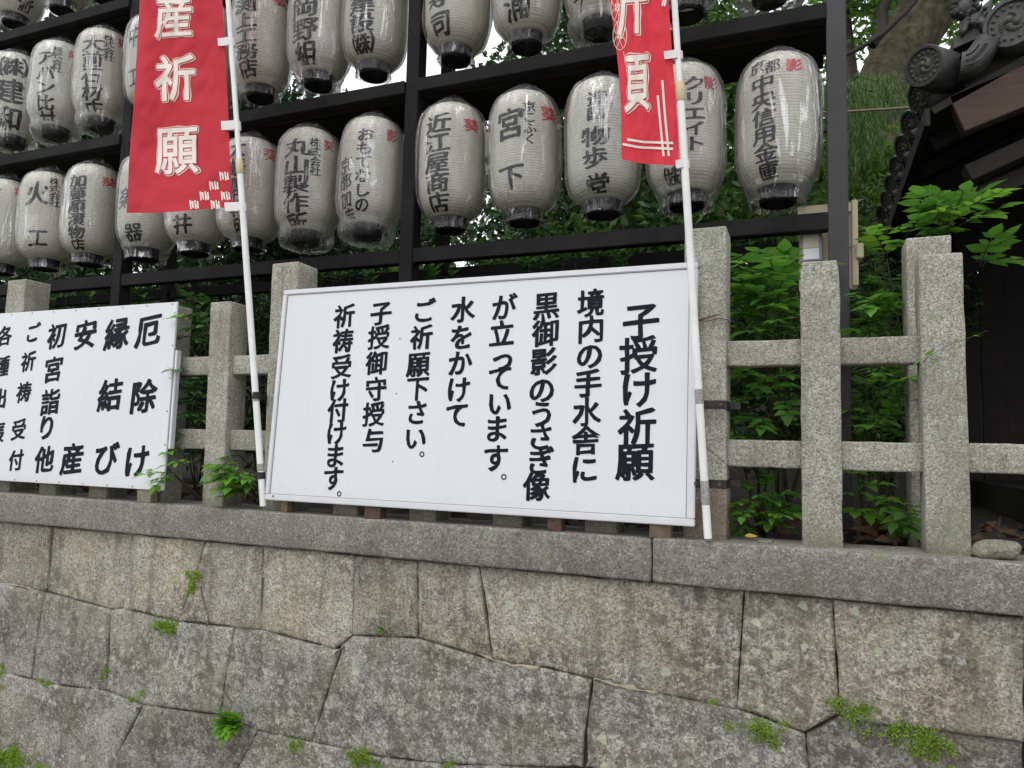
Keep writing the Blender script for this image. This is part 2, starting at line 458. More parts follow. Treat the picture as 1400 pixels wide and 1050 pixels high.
def paper_mat():
    m, t, b = new_mat('lantern_paper'); nb = NB(t)
    z = nb.n('ShaderNodeSeparateXYZ', ins={0: nb.n('ShaderNodeTexCoord').outputs['Object']}).outputs['Z']
    w = nb.math('FRACT', nb.math('MULTIPLY', nb.math('ADD', z, 0.269 + 0.538 * 2), 44 / 0.538), 0)
    wire = nb.ramp(w, [(0.0, 1.0), (0.20, 0.0), (0.80, 0.0), (1.0, 1.0)])
    c = nb.mix(nb.noise(nb.pos(), 9, 5, 0.6), (0.86, 0.85, 0.78), (0.94, 0.935, 0.90))
    oi = nb.n('ShaderNodeObjectInfo').outputs['Random']
    c = nb.mix(nb.math('MULTIPLY', oi, 0.35), c, (0.84, 0.79, 0.66))
    c = nb.mix(nb.math('MULTIPLY', wire, 0.46), c, (0.26, 0.215, 0.14))
    L(t, c, b.inputs['Base Color'])
    b.inputs['Roughness'].default_value = 0.75
    b.inputs['Specular IOR Level'].default_value = 0.25
    tr = nb.n('ShaderNodeBsdfTranslucent')
    L(t, c, tr.inputs['Color'])
    mx = nb.n('ShaderNodeMixShader', ins={0: 0.25, 1: b.outputs[0], 2: tr.outputs[0]})
    L(t, mx.outputs[0], t.nodes['Material Output'].inputs['Surface'])
    return m
M_paper = paper_mat()
def bag_mat():
    m, t, b = new_mat('clear_plastic_film'); nb = NB(t)
    t.nodes.remove(b)
    tr = nb.n('ShaderNodeBsdfTransparent', ins={'Color': (0.965, 0.965, 0.96, 1)})
    gl = nb.n('ShaderNodeBsdfGlossy', ins={'Color': (1, 1, 1, 1), 'Roughness': 0.10})
    df = nb.n('ShaderNodeBsdfDiffuse', ins={'Color': (0.8, 0.8, 0.8, 1)})
    p = nb.pos((1, 1, 0.22))
    n1 = nb.noise(p, 34, 4, 0.6, 0.8)
    n2 = nb.noise(nb.pos((1, 1, 0.6)), 90, 3, 0.6)
    bp = nb.bump(nb.math('ADD', n1, nb.math('MULTIPLY', n2, 0.25)), 0.75, 0.016)
    L(t, bp, gl.inputs['Normal'])
    fr = nb.n('ShaderNodeFresnel', ins={'IOR': 1.5, 'Normal': bp}).outputs[0]
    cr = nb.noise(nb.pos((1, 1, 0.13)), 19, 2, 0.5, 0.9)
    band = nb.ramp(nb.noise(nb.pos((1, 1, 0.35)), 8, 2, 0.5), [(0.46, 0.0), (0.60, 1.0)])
    crease_glare = nb.math('MULTIPLY', nb.ramp(cr, [(0.555, 0.0), (0.60, 1.0), (0.66, 0.25)]), band)
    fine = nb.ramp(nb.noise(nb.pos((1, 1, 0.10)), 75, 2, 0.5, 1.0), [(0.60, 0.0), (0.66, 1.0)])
    extra = nb.math('ADD', nb.math('MULTIPLY', crease_glare, 0.36), nb.math('MULTIPLY', fine, 0.09))  # broad and thin glare streaks of the creased film, put into the mix
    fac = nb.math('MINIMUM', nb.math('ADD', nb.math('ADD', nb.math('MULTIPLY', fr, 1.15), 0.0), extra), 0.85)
    gd = nb.n('ShaderNodeMixShader', ins={0: 0.12, 1: gl.outputs[0], 2: df.outputs[0]})
    mx = nb.n('ShaderNodeMixShader', ins={0: fac, 1: tr.outputs[0], 2: gd.outputs[0]})
    L(t, mx.outputs[0], t.nodes['Material Output'].inputs['Surface'])
    return m
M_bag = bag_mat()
def cloth_mat(name, k):
    m, t, b = new_mat(name); nb = NB(t)
    c = nb.mix(nb.noise(nb.pos(), 120, 3, 0.7), (0.56 * k, 0.036 * k, 0.058 * k), (0.64 * k, 0.054 * k, 0.074 * k))
    L(t, c, b.inputs['Base Color'])
    b.inputs['Roughness'].default_value = 0.8
    b.inputs['Specular IOR Level'].default_value = 0.2
    tr = nb.n('ShaderNodeBsdfTranslucent', ins={'Color': (0.75, 0.06, 0.06, 1)})
    w = nb.n('ShaderNodeTexWave', ins={'Scale': 300.0, 'Vector': nb.pos()}).outputs['Fac']
    L(t, nb.bump(w, 0.1, 0.001), b.inputs['Normal'])
    mx = nb.n('ShaderNodeMixShader', ins={0: 0.18, 1: b.outputs[0], 2: tr.outputs[0]})
    L(t, mx.outputs[0], t.nodes['Material Output'].inputs['Surface'])
    return m
M_cloth = cloth_mat('crimson_banner_cloth', 0.92)
M_cloth2 = cloth_mat('red_banner_cloth', 1.2)
M_bprint = simple('banner_print_white', (0.74, 0.68, 0.60), 0.8)
M_bred = simple('banner_print_red', (0.50, 0.03, 0.05), 0.8)

# ------------------------------------------------------------------ glyphs
_gc = {}
def glyph(ch, off=0.0, grid=0):
    """(verts Nx2, faces) of a character, centred, one em = 1"""
    key = (ch, off, grid)
    if key in _gc: return _gc[key]
    c = bpy.data.curves.new('t', 'FONT')
    c.body = ch; c.size = 1; c.offset = off; c.resolution_u = 3
    o = bpy.data.objects.new('t', c)
    COL.objects.link(o)
    dg = bpy.context.evaluated_depsgraph_get()
    me = bpy.data.meshes.new_from_object(o.evaluated_get(dg))
    bm = bmesh.new(); bm.from_mesh(me)
    bmesh.ops.remove_doubles(bm, verts=bm.verts[:], dist=1e-5)
    if grid:
        bmesh.ops.triangulate(bm, faces=bm.faces[:])
        for k in range(1, grid):
            q = k / grid
            bmesh.ops.bisect_plane(bm, geom=bm.verts[:] + bm.edges[:] + bm.faces[:], plane_co=(q, 0, 0), plane_no=(1, 0, 0))
            bmesh.ops.bisect_plane(bm, geom=bm.verts[:] + bm.edges[:] + bm.faces[:], plane_co=(0, q - 0.1, 0), plane_no=(0, 1, 0))
    bmesh.ops.triangulate(bm, faces=bm.faces[:])
    bm.verts.index_update()
    V = np.array([(v.co.x - 0.5, v.co.y - 0.38) for v in bm.verts])
    Fc = np.array([[v.index for v in f.verts] for f in bm.faces], int)
    bm.free()
    bpy.data.objects.remove(o); bpy.data.curves.remove(c); bpy.data.meshes.remove(me)
    if len(V) == 0: V = np.zeros((3, 2)); Fc = np.array([[0, 1, 2]])
    _gc[key] = (V, Fc)
    return _gc[key]
def brush(ch, pen=(0.03, 0.015), base=0.004, grid=0, shear=0.07, n=6, wob=0.012, seed=0.0, clip=None):
    """fat brush version of the glyph: copies of it shifted round an elliptic pen, each on its own layer.
    returns (V Nx3 with layer index in the third column, F)"""
    V, Fc = glyph(ch, base, grid)
    if clip is not None:
        keep = [i for i, f in enumerate(Fc) if V[f][:, 0].mean() > clip]
        Fc = Fc[keep]
    V = V.copy()
    if wob:
        for i, (x, y) in enumerate(V):
            d = noise.noise_vector(Vector((x * 3.0 + seed, y * 3.0, seed * 3 + ord(ch) % 97)))
            V[i] += (wob * d.x, wob * d.y)
    V[:, 1] += shear * V[:, 0]
    mod = np.array([[0.75 + 0.75 * noise.noise(Vector((x * 4.2 + seed * 5, y * 4.2, ord(ch) % 31)))] for x, y in V])
    VV, FF = [], []
    k = 0
    for i in range(n + 1):
        if i == 0: o = (0, 0)
        else:
            w = 2 * math.pi * i / n + 0.35
            o = (pen[0] * math.cos(w), pen[1] * math.sin(w) + 0.3 * pen[0] * math.cos(w) * -1)
        W = V + np.array(o) * mod
        VV.append(np.column_stack([W, np.full(len(W), float(i))]))
        FF.append(Fc + k); k += len(W)
    return np.vstack(VV), np.vstack(FF)

# ================================================================== SETTING
def rect(name, pts, mat, kind='structure'):
    o = link(name, mesh(name, pts, [tuple(range(len(pts)))], mat))
    o['kind'] = kind
    return o
G = -1.3
rect('street', [(-40, -40, G), (40, -40, G), (40, 0.4, G), (-40, 0.4, G)], M_street)
# forest ground behind the wall, rising to a hillside
nx, ny = 70, 60
xs = np.linspace(-60, 60, nx); ys = np.concatenate([np.linspace(0.12, 6, 24), np.linspace(6.6, 90, ny - 24)])
V = []
for y in ys:
    for x in xs:
        z = 0.0 + 0.02 * noise.noise(Vector((x * 2, y * 2, 0)))
        if y > 3.5: z += (y - 3.5) * 0.20 + 0.5 * noise.noise(Vector((x * .15, y * .15, 3))) * min(1, (y - 3.5) / 6)
        V.append((x, y, z))
Fq = [(j * nx + i, j * nx + i + 1, (j + 1) * nx + i + 1, (j + 1) * nx + i) for j in range(ny - 1) for i in range(nx - 1)]
o = link('ground', np_mesh('ground', V, Fq, M_soil)); o['kind'] = 'structure'

# ------------------------------------------------------------------ retaining wall
TOP = 0.025; KB = -0.116; WY = 0.03
wall = thing('retaining_wall', 'low retaining wall of large weathered fitted stones with long granite coping below the fence', 'wall', (-1.6, 0.2, G))
# shared joint vertices, read off the photograph on the wall face
J = dict(
 a0=(0, 798), a1=(62, 810), a2=(152, 834), a2b=(170, 832), a3=(245, 849), a4=(287, 854), a5=(357, 861), a6=(457, 888), a7=(481, 869),
 a8=(571, 873), a9=(637, 893), a10=(672, 903), a11=(745, 914), a12=(809, 929), a13=(909, 951), a14=(1007, 970), a15=(1101, 1004), a16=(1149, 978),
 a17=(1176, 985), a18=(1227, 993), a19=(1294, 1000), a20=(1400, 1014),
 t0=(69, 722), t1=(185, 734), t2=(281, 744), t3=(359, 753), t4=(484, 763), t5=(569, 772), t6=(654, 777), t7=(1017, 810), t8=(1139, 829), t9=(1400, 846),
 m2=(269, 784),
 b0=(0, 919), b1=(43, 928), b2=(78, 937), b3=(145, 944), b4=(196, 964), b5=(300, 978), b6=(352, 1000), b7=(425, 1015), b8=(521, 1036), b9=(614, 1046), b10=(798, 1052),
 b11=(980, 1075), b12=(1107, 1080), b13=(1280, 1100), b14=(1400, 1118),
 k3=(466, 886),
)
JP = {k: at(x, y, WY) for k, (x, y) in J.items()}
for k in list(JP): 
    if k[0] == 't': JP[k] = Vector((JP[k].x, WY, KB - 0.006))
XL, XR = -6.2, 3.2
def W(x, z): return Vector((x, WY, z))
p = JP
bL = -0.86
stones = [
 # course one
 (0, [W(-4.7, KB - .006), W(p['t0'].x - .62, KB - .006), p['t0'], p['a1'], p['a0'], W(-4.62, p['a0'].z)]),
 (0, ['t0', 't1', 'a2b', 'a2', 'a1']),
 (0, ['t1', 't2', 'm2', 'a3', 'a2b']),
 (0, ['m2', 'a4', 'a3']),
 (0, ['t2', 't3', 'a5', 'a4', 'm2']),
 (0, ['t3', 't4', 'a7', 'a6', 'a5']),
 (0, ['t4', 't5', 'a8', 'a7']),
 (0, ['t5', 't6', 'a10', 'a9', 'a8']),
 (0, ['t6', 't7', 'a14', 'a13', 'a12', 'a11', 'a10']),
 (0, ['t7', 't8', 'a16', 'a15', 'a14']),
 (0, ['t8', 't9', 'a20', 'a19', 'a18', 'a17', 'a16']),
 # course two
 (1, [W(-4.5, p['a0'].z), p['a0'], p['a1'], p['b1'], p['b0'], W(-4.45, bL)]),
 (1, ['a1', 'a2', 'b3', 'b2', 'b1']),
 (1, ['a2', 'a2b', 'a3', 'a4', (320, 857), 'b5', 'b4', 'b3']),
 (1, [(320, 857), 'a5', 'a6', 'k3', 'b7', 'b6', 'b5']),
 (1, ['a6', 'a7', 'a8', 'a9', 'a10', 'a11', 'a12', (800, 1000), 'b10', 'b9', 'b8', 'b7', 'k3']),
 (1, ['a12', 'a13', 'a14', 'a15', 'b12', 'b11', 'b10', (800, 1000)]),
 (1, ['a15', 'a16', 'a17', 'a18', 'a19', 'a20', 'b14', 'b13', 'b12']),
]
def resolve(l):
    out = []
    for q in l:
        if isinstance(q, str): out.append(JP[q])
        elif isinstance(q, tuple): out.append(at(q[0], q[1], WY))
        else: out.append(q)
    return out
stones = [(c, resolve(l)) for c, l in stones]
# third course down to the street, and what lies beyond the frame
row3 = [JP[k] for k in ('b0', 'b1', 'b2', 'b3', 'b4', 'b5', 'b6', 'b7', 'b8', 'b9', 'b10', 'b11', 'b12', 'b13', 'b14')]
gz = G - 0.02
cuts = [0, 4, 6, 8, 10, 12, 14]
botx = [-3.72, -2.95, -2.32, -1.72, -1.02, -0.42, 0.55]
for a, b2, x0, x1 in zip(cuts[:-1], cuts[1:], botx[:-1], botx[1:]):
    stones.append((1, row3[a:b2 + 1] + [W(x1, gz), W(x0, gz)]))
stones.append((1, [W(-4.45, bL), JP['b0'], W(-3.72, gz), W(-4.6, gz)]))
lx = [-6.2, -5.5, -4.7]
for za, zb, cc in ((KB - .006, JP['a0'].z, 0), (JP['a0'].z, bL, 1), (bL, gz, 1)):
    ends = {0: (-4.7, -4.62), 1: (-4.5, -4.45)}[cc] if zb != gz else (-4.45, -4.6)
    sh = 0.2 if cc else 0.0
    stones.append((cc, [W(-6.2, za), W(-5.4 + sh, za), W(-5.45 + sh, zb), W(-6.2, zb)]))
    stones.append((cc, [W(-5.4 + sh, za), W(ends[0], za), W(ends[1], zb), W(-5.45 + sh, zb)]))
for za, zb, za2, zb2, cc in ((KB - .006, JP['a20'].z, KB - .006, -0.62, 0), (JP['a20'].z, JP['b14'].z, -0.62, -0.95, 1), (JP['b14'].z, gz, -0.95, gz, 1)):
    xs_ = [0.53, 1.25 + 0.15 * cc, 2.1, 3.2]
    for i in range(3):
        f0, f1 = i / 3, (i + 1) / 3
        stones.append((cc, [W(xs_[i], za + (za2 - za) * f0), W(xs_[i + 1], za + (za2 - za) * f1), W(xs_[i + 1], zb + (zb2 - zb) * f1), W(xs_[i], zb + (zb2 - zb) * f0)]))

def build_stone(poly, seed, coarse):
    P = [np.array((v.x, v.z)) for v in poly]
    # orientation ccw
    ar = sum(P[i][0] * P[(i + 1) % len(P)][1] - P[(i + 1) % len(P)][0] * P[i][1] for i in range(len(P)))
    if ar < 0: P = P[::-1]
    step = 0.022 if not coarse else 0.07
    D = []
    for i in range(len(P)):
        a, b = P[i], P[(i + 1) % len(P)]
        d = b - a; Ld = np.linalg.norm(d)
        if Ld < 1e-4: continue
        n = max(1, int(Ld / step))
        nr = np.array((-d[1], d[0])) / Ld
        for k in range(n):
            q = a + d * k / n
            j = noise.noise(Vector((q[0] * 9, q[1] * 9, 1.0))) * 0.006 + noise.noise(Vector((q[0] * 34, q[1] * 34, 4.0))) * 0.0032
            D.append(q + nr * j)
    D = np.array(D)
    def inset(D, g):
        n = len(D); out = []
        g = np.zeros(n) + np.ravel(g)
        for i in range(n):
            t = D[(i + 1) % n] - D[i - 1]
            t = t / (np.linalg.norm(t) + 1e-9)
            out.append(D[i] + g[i] * np.array((-t[1], t[0])))
        return np.array(out)
    cr = 0.006 * max(0, noise.noise(Vector((seed, 0, 0)))) 
    gv = np.array([0.0002 + 0.0034 * max(0.0, 0.10 + 1.5 * noise.noise(Vector((q[0] * 5, q[1] * 5, 8.0)))) for q in D])[:, None]
    rings = [(inset(D, gv), 0.05), (inset(D, gv + .0004), 0.008), (inset(D, gv + .0030), 0.0025), (inset(D, gv + 0.013), 0.0)]
    V = []; Fc = []
    n = len(D)
    def relief(x, z, e):
        q = Vector((x * 4.5, z * 4.5, seed))
        h = 0.016 * noise.fractal(q, 1.0, 2.1, 4) + 0.006 * noise.noise(q * 5)
        return -h * min(1, e)
    for r, (Rg, y) in enumerate(rings):
        for k in range(n):
            yy = y + (relief(Rg[k][0], Rg[k][1], 0.4) if r >= 2 else 0)
            V.append((Rg[k][0], WY + yy - 0.018 * ((seed * 0.37) % 1 - 0.4), Rg[k][1]))
    for r in range(3):
        for k in range(n):
            Fc.append((r * n + k, r * n + (k + 1) % n, (r + 1) * n + (k + 1) % n, (r + 1) * n + k))
    inner = rings[-1][0]
    lo, hi = inner.min(0), inner.max(0)
    st = 0.022 if not coarse else 0.06
    pts = [Vector(q) for q in inner]
    gx = np.arange(lo[0], hi[0], st); gzz = np.arange(lo[1], hi[1], st)
    A = inner; B = np.roll(inner, -1, 0)
    for ii, z in enumerate(gzz):
        for x in gx + (st / 2 if ii % 2 else 0):
            q = np.array((x, z)) + rng.normal(0, st * 0.12, 2)
            # distance to boundary and inside test
            d = B - A; tt = np.clip(((q - A) * d).sum(1) / ((d * d).sum(1) + 1e-12), 0, 1)
            dist = np.linalg.norm(A + d * tt[:, None] - q, axis=1).min()
            if dist < st * 0.55: continue
            cnd = ((A[:, 1] > q[1]) != (B[:, 1] > q[1]))
            xi = A[:, 0] + (q[1] - A[:, 1]) * (B[:, 0] - A[:, 0]) / (B[:, 1] - A[:, 1] + 1e-12)
            if (np.count_nonzero(cnd & (q[0] < xi)) % 2) == 0: continue
            pts.append(Vector((q[0], q[1], min(1.0, 0.4 + dist / 0.05)))) 
    p2 = [Vector((v[0], v[1])) for v in pts]
    vo, eo, fo, ov, oe, of = delaunay_2d_cdt(p2, [], [list(range(n))], 1, 1e-6)
    base = len(V)
    zoff = -0.018 * ((seed * 0.37) % 1 - 0.4)
    for i, v in enumerate(vo):
        src = ov[i][0] if ov[i] else 0
        e = 0.4 if src < n else pts[src][2]
        V.append((v[0], WY + relief(v[0], v[1], e) + zoff, v[1]))
    for f in fo: Fc.append(tuple(base + k for k in f))
    bm = bmesh.new()
    vs_ = [bm.verts.new(q) for q in V]
    for f in Fc:
        try: bm.faces.new([vs_[k] for k in f])
        except ValueError: pass
    bmesh.ops.remove_doubles(bm, verts=bm.verts[:], dist=1e-5)
    bmesh.ops.recalc_face_normals(bm, faces=bm.faces[:])
    # outward is -Y
    s = sum(f.normal.y * f.calc_area() for f in bm.faces)
    if s > 0: bmesh.ops.reverse_faces(bm, faces=bm.faces[:])
    return bm
for i, (c, poly) in enumerate(stones):
    cx = sum(v.x for v in poly) / len(poly)
    coarse = cx < -4.2 or cx > 0.9
    bm = build_stone(poly, 3.1 + i * 2.37, coarse)
    link('stone', bm_mesh('stone', bm, M_w1 if c == 0 else M_w2, True), wall)
link('wall_core', bm_mesh('wall_core', box_bm(-6.2, 3.2, WY + 0.028, WY + 0.34, G - .03, KB - 0.02), M_joint), wall)
# crumbled mortar lying in the joints
def mortar_strip(pts, w=0.016):
    P = [at(x, y, WY + 0.004) for x, y in pts]
    V = []; Fc = []; sN = 0
    for a, b in zip(P[:-1], P[1:]):
        n = max(2, int((b - a).length / 0.012))
        for k in range(n):
            q = a + (b - a) * k / n
            ww = w * max(.05, 0.45 + 1.6 * noise.noise(q * 28)); q = q + Vector((0, 0, .006 * noise.noise(q * 40 + Vector((9, 0, 0)))))
            V += [(q.x, q.y + 0.006, q.z + ww * .5), (q.x, q.y - 0.006 - 0.004 * noise.noise(q * 80), q.z), (q.x, q.y + 0.006, q.z - ww * .5)]; sN += 1
    for k in range(sN - 1):
        for j in range(2): Fc.append((k * 3 + j, k * 3 + j + 1, k * 3 + 4 + j, k * 3 + 3 + j))
    link('mortar', mesh('mortar', V, Fc, M_mortar, True), wall)
mortar_strip([(0, 799), (30, 801), (60, 811)], 0.022)
mortar_strip([(430, 882), (458, 889)], 0.02)
mortar_strip([(655, 895), (700, 909), (742, 914)], 0.03)
mortar_strip([(812, 929), (860, 941), (905, 950)], 0.02)

def coping(x0, x1, i):
    bm = rough_box(x0 + .002, x1 - .002, 0.0 + 0.002 * (i % 2), 0.235, KB, TOP - 0.003 * (i % 2), 0.009, 0.06, 0.0030, i * 3.3, (0, 2))
    link('coping_stone', bm_mesh('coping_stone', bm, M_kerb, True), wall)
kx = at(891, 760, 0).x
for i, (a, b) in enumerate(((-6.2, -4.35), (-4.35, kx), (kx, kx + 1.9), (kx + 1.9, 3.2))):
    coping(a, b, i)

# ------------------------------------------------------------------ stone fence
fence = thing('stone_fence', 'grey granite fence of square posts and two rails on the wall behind the signs', 'fence', (-1.7, 0.14, TOP))
PY = 0.08
def fpost(cx, w, top, z0=TOP, y0=PY, lean=0.0, dw=None, cham=0.008, i=0, par=None, name='post'):
    d = dw or w
    bm = rough_box(cx - w / 2, cx + w / 2, y0, y0 + d, z0 - .01, top, 0.007, 0.04, 0.0022, cx * 7, (2,))
    for v in bm.verts:
        v.co.x += lean * (v.co.z - 0.5) 
        if v.co.z > top - 0.02 and cham > 0.008:
            v.co.x += (cx - v.co.x) * 0.10; 
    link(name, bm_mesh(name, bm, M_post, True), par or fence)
    return
sp = 0.3485
px_main = {0: -0.328, 5: -2.068, 10: -3.775, 15: -5.48}
for k in range(-2, 16):
    if k == -2: cx = 0.365
    elif k == -1: cx = 0.027
    elif k in px_main: cx = px_main[k]
    else:
        a = (k // 5) * 5; b = a + 5
        cx = px_main[a] + (px_main[b] - px_main[a]) * (k - a) / 5
    if k == 6: cx = -2.408
    main = k in px_main
    top = {0: 1.062, 5: 1.066, 10: 1.097, 15: 1.08}.get(k, 0.918 + 0.004 * math.sin(k * 5))
    if k == -2: top = 0.922
    w = 0.138 if main else 0.116
    lean = {6: -0.02, -2: -0.004, -1: -0.0, 0: 0.0, 5: -0.012}.get(k, 0.0)
    fpost(cx, w, top, lean=lean, cham=0.02 if k == -1 else 0, i=k)
# the rails butt between the posts
xsP = sorted([(-0.328, .138), (-2.068, .138), (-3.775, .138), (-5.48, .138), (0.365, .116), (0.027, .116), (-2.408, .116)] +
             [(px_main[a] + (px_main[a + 5] - px_main[a]) * j / 5, .116) for a in (0, 5, 10) for j in range(1, 5) if not (a == 5 and j == 1)])
for (xa, wa), (xb, wb) in zip(xsP[:-1], xsP[1:]):
    for z0, z1 in ((0.592, 0.676), (0.262, 0.350)):
        bm = rough_box(xa + wa / 2 - .004, xb - wb / 2 + .004, 0.105, 0.175, z0, z1, 0.006, 0.04, 0.0022, xa * 5 + z0, (0,))
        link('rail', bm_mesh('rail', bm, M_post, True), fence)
bm = rough_box(0.365 + .054, 1.4, 0.10, 0.175, 0.266, 0.352, 0.006, 0.05, 0.0022, 9, (0,))
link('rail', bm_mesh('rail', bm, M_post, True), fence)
fpost(1.46, 0.138, 1.06)

# taller gate post standing behind the fence
ga = at(1242, 500, 0.42); gb = at(1305, 500, 0.42)
gt = at(1270, 323, 0.42).z
bp_ = thing('stone_gate_post', 'taller square granite post standing just behind the rightmost fence post', 'post', ((ga.x + gb.x) / 2, 0.5, 0))
fpost((ga.x + gb.x) / 2, gb.x - ga.x, gt, 0.0, 0.42, 0, 0.15, par=bp_, name='shaft')
bm = rough_box(ga.x - .012, gb.x + .012, 0.405, 0.585, -0.01, 0.05, 0.008, 0.05, 0.002, 3, (2,))
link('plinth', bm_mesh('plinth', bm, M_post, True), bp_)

# ------------------------------------------------------------------ lantern rack
RY = 0.58; RB = 0.95
rack = thing('lantern_rack', 'tall black stained timber rack with shelves that carries the rows of paper lanterns', 'rack', (-1.8, RY, 0))
rx = [0.1005, -1.783, -3.683, -5.57]
def rpart(name, *a, bev=0.003, mat=None):
    mat = mat or (M_black if name == 'post' and a[0] > 0 else M_beam)
    link(name, bm_mesh(name, box_bm(*a, bev), mat), rack)
for x in rx:
    rpart('post', x - .0355, x + .0355, RY, RY + .075, -0.02, 3.9)
    rpart('post', x - .03, x + .03, RB - .03, RB + .03, -0.02, 3.9)
rows = [2.065, 2.905, 3.745]
for a, b in zip(rx[1:], rx[:-1]):
    x0, x1 = a + .0355, b - .0355
    rpart('rail', x0, x1, RY + .004, RY + .06, 1.165, 1.233)
    rpart('rail', x0 + .005, x1 - .005, RB - .02, RB + .02, 1.16, 1.22)
    for z in rows:
        rpart('shelf_beam', x0, x1, RY - .012, RY + .045, z - .065, z)
        rpart('shelf_beam', x0 + .005, x1 - .005, RB - .025, RB + .02, z - .072, z - .01)
        for k in range(3):
            y0 = RY + .048 + k * .1025
            rpart('shelf_board', x0 - .03, x1 + .03, y0, y0 + .0985, z - .03 - .002 * (k % 2), z - .008 - .002 * (k % 2), mat=M_soffit)
    # pale crossbars the lanterns hang from
    for z in rows:
        rpart('hanging_bar', x0, x1, .648, .672, z - .062, z - .036, mat=M_soffit)
for x in rx:
    for z in rows:
        rpart('bracket', x - .02, x + .02, RY + .076, RB - .031, z - .075, z - .034)

# ------------------------------------------------------------------ lanterns
LY = 0.66; LR = 0.158; LH = 0.538
def body_r(z):
    t = min(1, abs(z) / (LH / 2))
    return 0.080 + (LR - 0.080) * (1 - t ** 4.2) ** 0.55
NR = 44
prof = []
for i in range(NR * 4 + 1):
    z = -LH / 2 + LH * i / (NR * 4)
    f = (i / 4) % 1
    prof.append((body_r(z) + 0.0022 * (abs(math.sin(math.pi * f)) ** 0.6 - 1), z))
ME_body = lathe('lantern_body', prof, 56, M_paper)
H = LH / 2
ME_ring = lathe('lantern_ring', [(0.060, -H - .060), (0.068, -H - .061), (0.0715, -H - .057), (0.0725, -H - .006), (0.076, -H), (0.079, -H + .006), (0.070, -H + .010), (0.062, -H + .004), (0.060, -H - .060)], 40, M_cap)
ME_top = lathe('lantern_top', [(0.0001, H + .016), (0.060, H + .016), (0.066, H + .020), (0.071, H + .018), (0.073, H + .014), (0.074, H + .002), (0.070, H - .006)], 40, M_cap)
ME_hook = tube([(-.05, 0, H + .034), (-.03, 0, H + .06), (0, 0, H + .07), (.03, 0, H + .06), (.05, 0, H + .034)], 0.003, 6, 'hook', M_wire)
def make_bag(kind, seed):
    n = 72
    zs = list(np.linspace(H + 0.012, -H, 40))
    P = []
    for z in zs: P.append((body_r(z) + 0.006, z))
    if kind == 0:      # drawn in round the bottom ring
        P += [(0.086, -H - .010), (0.080, -H - .025), (0.078, -H - .045), (0.085, -H - .058)]
    elif kind == 1:    # loose, hanging closed below the ring
        P = [(max(r, 0.128 if z < -0.10 else r), z) for r, z in P]
        P += [(0.132, -H - .02), (0.130, -H - .05), (0.116, -H - .075), (0.08, -H - .086), (0.03, -H - .088)]
    else:              # tapering skirt open at the bottom
        P = [(max(r, 0.142 + (z + 0.1) * 0.12 if z < -0.1 else r), z) for r, z in P]
        P += [(0.112, -H - .02), (0.102, -H - .045), (0.105, -H - .066)]
    P = [(0.020, H + .066), (0.024, H + .046), (0.070, H + .026)] + P
    V = []
    for r, z in P:
        low = max(0.0, (-z - 0.16) / 0.16) if kind else max(0.0, (-z - 0.24) / 0.1)
        for k in range(n):
            a = 2 * math.pi * k / n
            q = Vector((math.cos(a) * 3.2, math.sin(a) * 3.2, z * 2.0 + seed))
            w = 0.010 * noise.noise(q) + 0.005 * (1 - 2 * abs(noise.noise(Vector((math.cos(a) * 6, math.sin(a) * 6, z * 2 + seed * 2))))) ** 3 + 0.003 * noise.noise(Vector((math.cos(a) * 11, math.sin(a) * 11, z * 4 + seed)))
            w += low * 0.010 * noise.noise(Vector((math.cos(a) * 6, math.sin(a) * 6, z * 22 + seed)))
            rr = r + 0.003 + abs(w)
            V.append((rr * math.cos(a), rr * math.sin(a), z + low * .006 * noise.noise(q * 3)))
    Fq = [(i * n + k, (i + 1) * n + k, (i + 1) * n + (k + 1) % n, i * n + (k + 1) % n) for i in range(len(P) - 1) for k in range(n)]
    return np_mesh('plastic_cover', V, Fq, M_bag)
BAGS = [make_bag(0, 1.3), make_bag(0, 8.8), make_bag(1, 4.2), make_bag(1, 14.2), make_bag(2, 6.1), make_bag(2, 22.5)]

def on_cyl(px, py, cx, cy, r):
    d = ray(px, py); o = CAM
    a = d[0] ** 2 + d[1] ** 2
    b = 2 * ((o[0] - cx) * d[0] + (o[1] - cy) * d[1])
    c = (o[0] - cx) ** 2 + (o[1] - cy) ** 2 - r * r
    D = b * b - 4 * a * c
    t = (-b - math.sqrt(max(0, D))) / (2 * a)
    P = o + t * d
    return P, math.atan2(P[1] - cy, P[0] - cx)
def lantern_print(name, items, cx, cz, parent, mat, pen=(0.044, 0.023)):
    """items: (char, px, py, w_px, h_px); wrapped on the paper at its real place"""
    VV, FF = [], []; k = 0
    for ch, px, py, w, h in items:
        P, ph = on_cyl(px, py, cx, LY, LR)
        dp = depth(P)
        vd = nrm(np.array(P) - CAM)
        cosi = max(0.38, abs(vd[0] * math.cos(ph) + vd[1] * math.sin(ph)))
        wm = w * dp / F / cosi; hm = h * dp / F * 1.04
        V, Fc = brush(ch, pen if w >= 20 else (pen[0] * .55, pen[1] * .55), 0.0, grid=6, shear=0.10, n=5, wob=0.03, seed=px * .01)
        a = ph + V[:, 0] * wm / LR
        z = P[2] - cz + V[:, 1] * hm
        z = np.clip(z, -H * .97, H * .97)
        t = np.clip(np.abs(z) / H, 0, 1)
        r = 0.080 + (LR - 0.080) * (1 - t ** 4.2) ** 0.55 + 0.0012 + V[:, 2] * 4e-5
        VV.append(np.column_stack([r * np.cos(a), r * np.sin(a), z])); FF.append(Fc + k); k += len(V)
    if not VV: return
    me = np_mesh(name, np.vstack(VV), np.vstack(FF), mat, False)
    o = bpy.data.objects.new(name, me); COL.objects.link(o); o.parent = parent
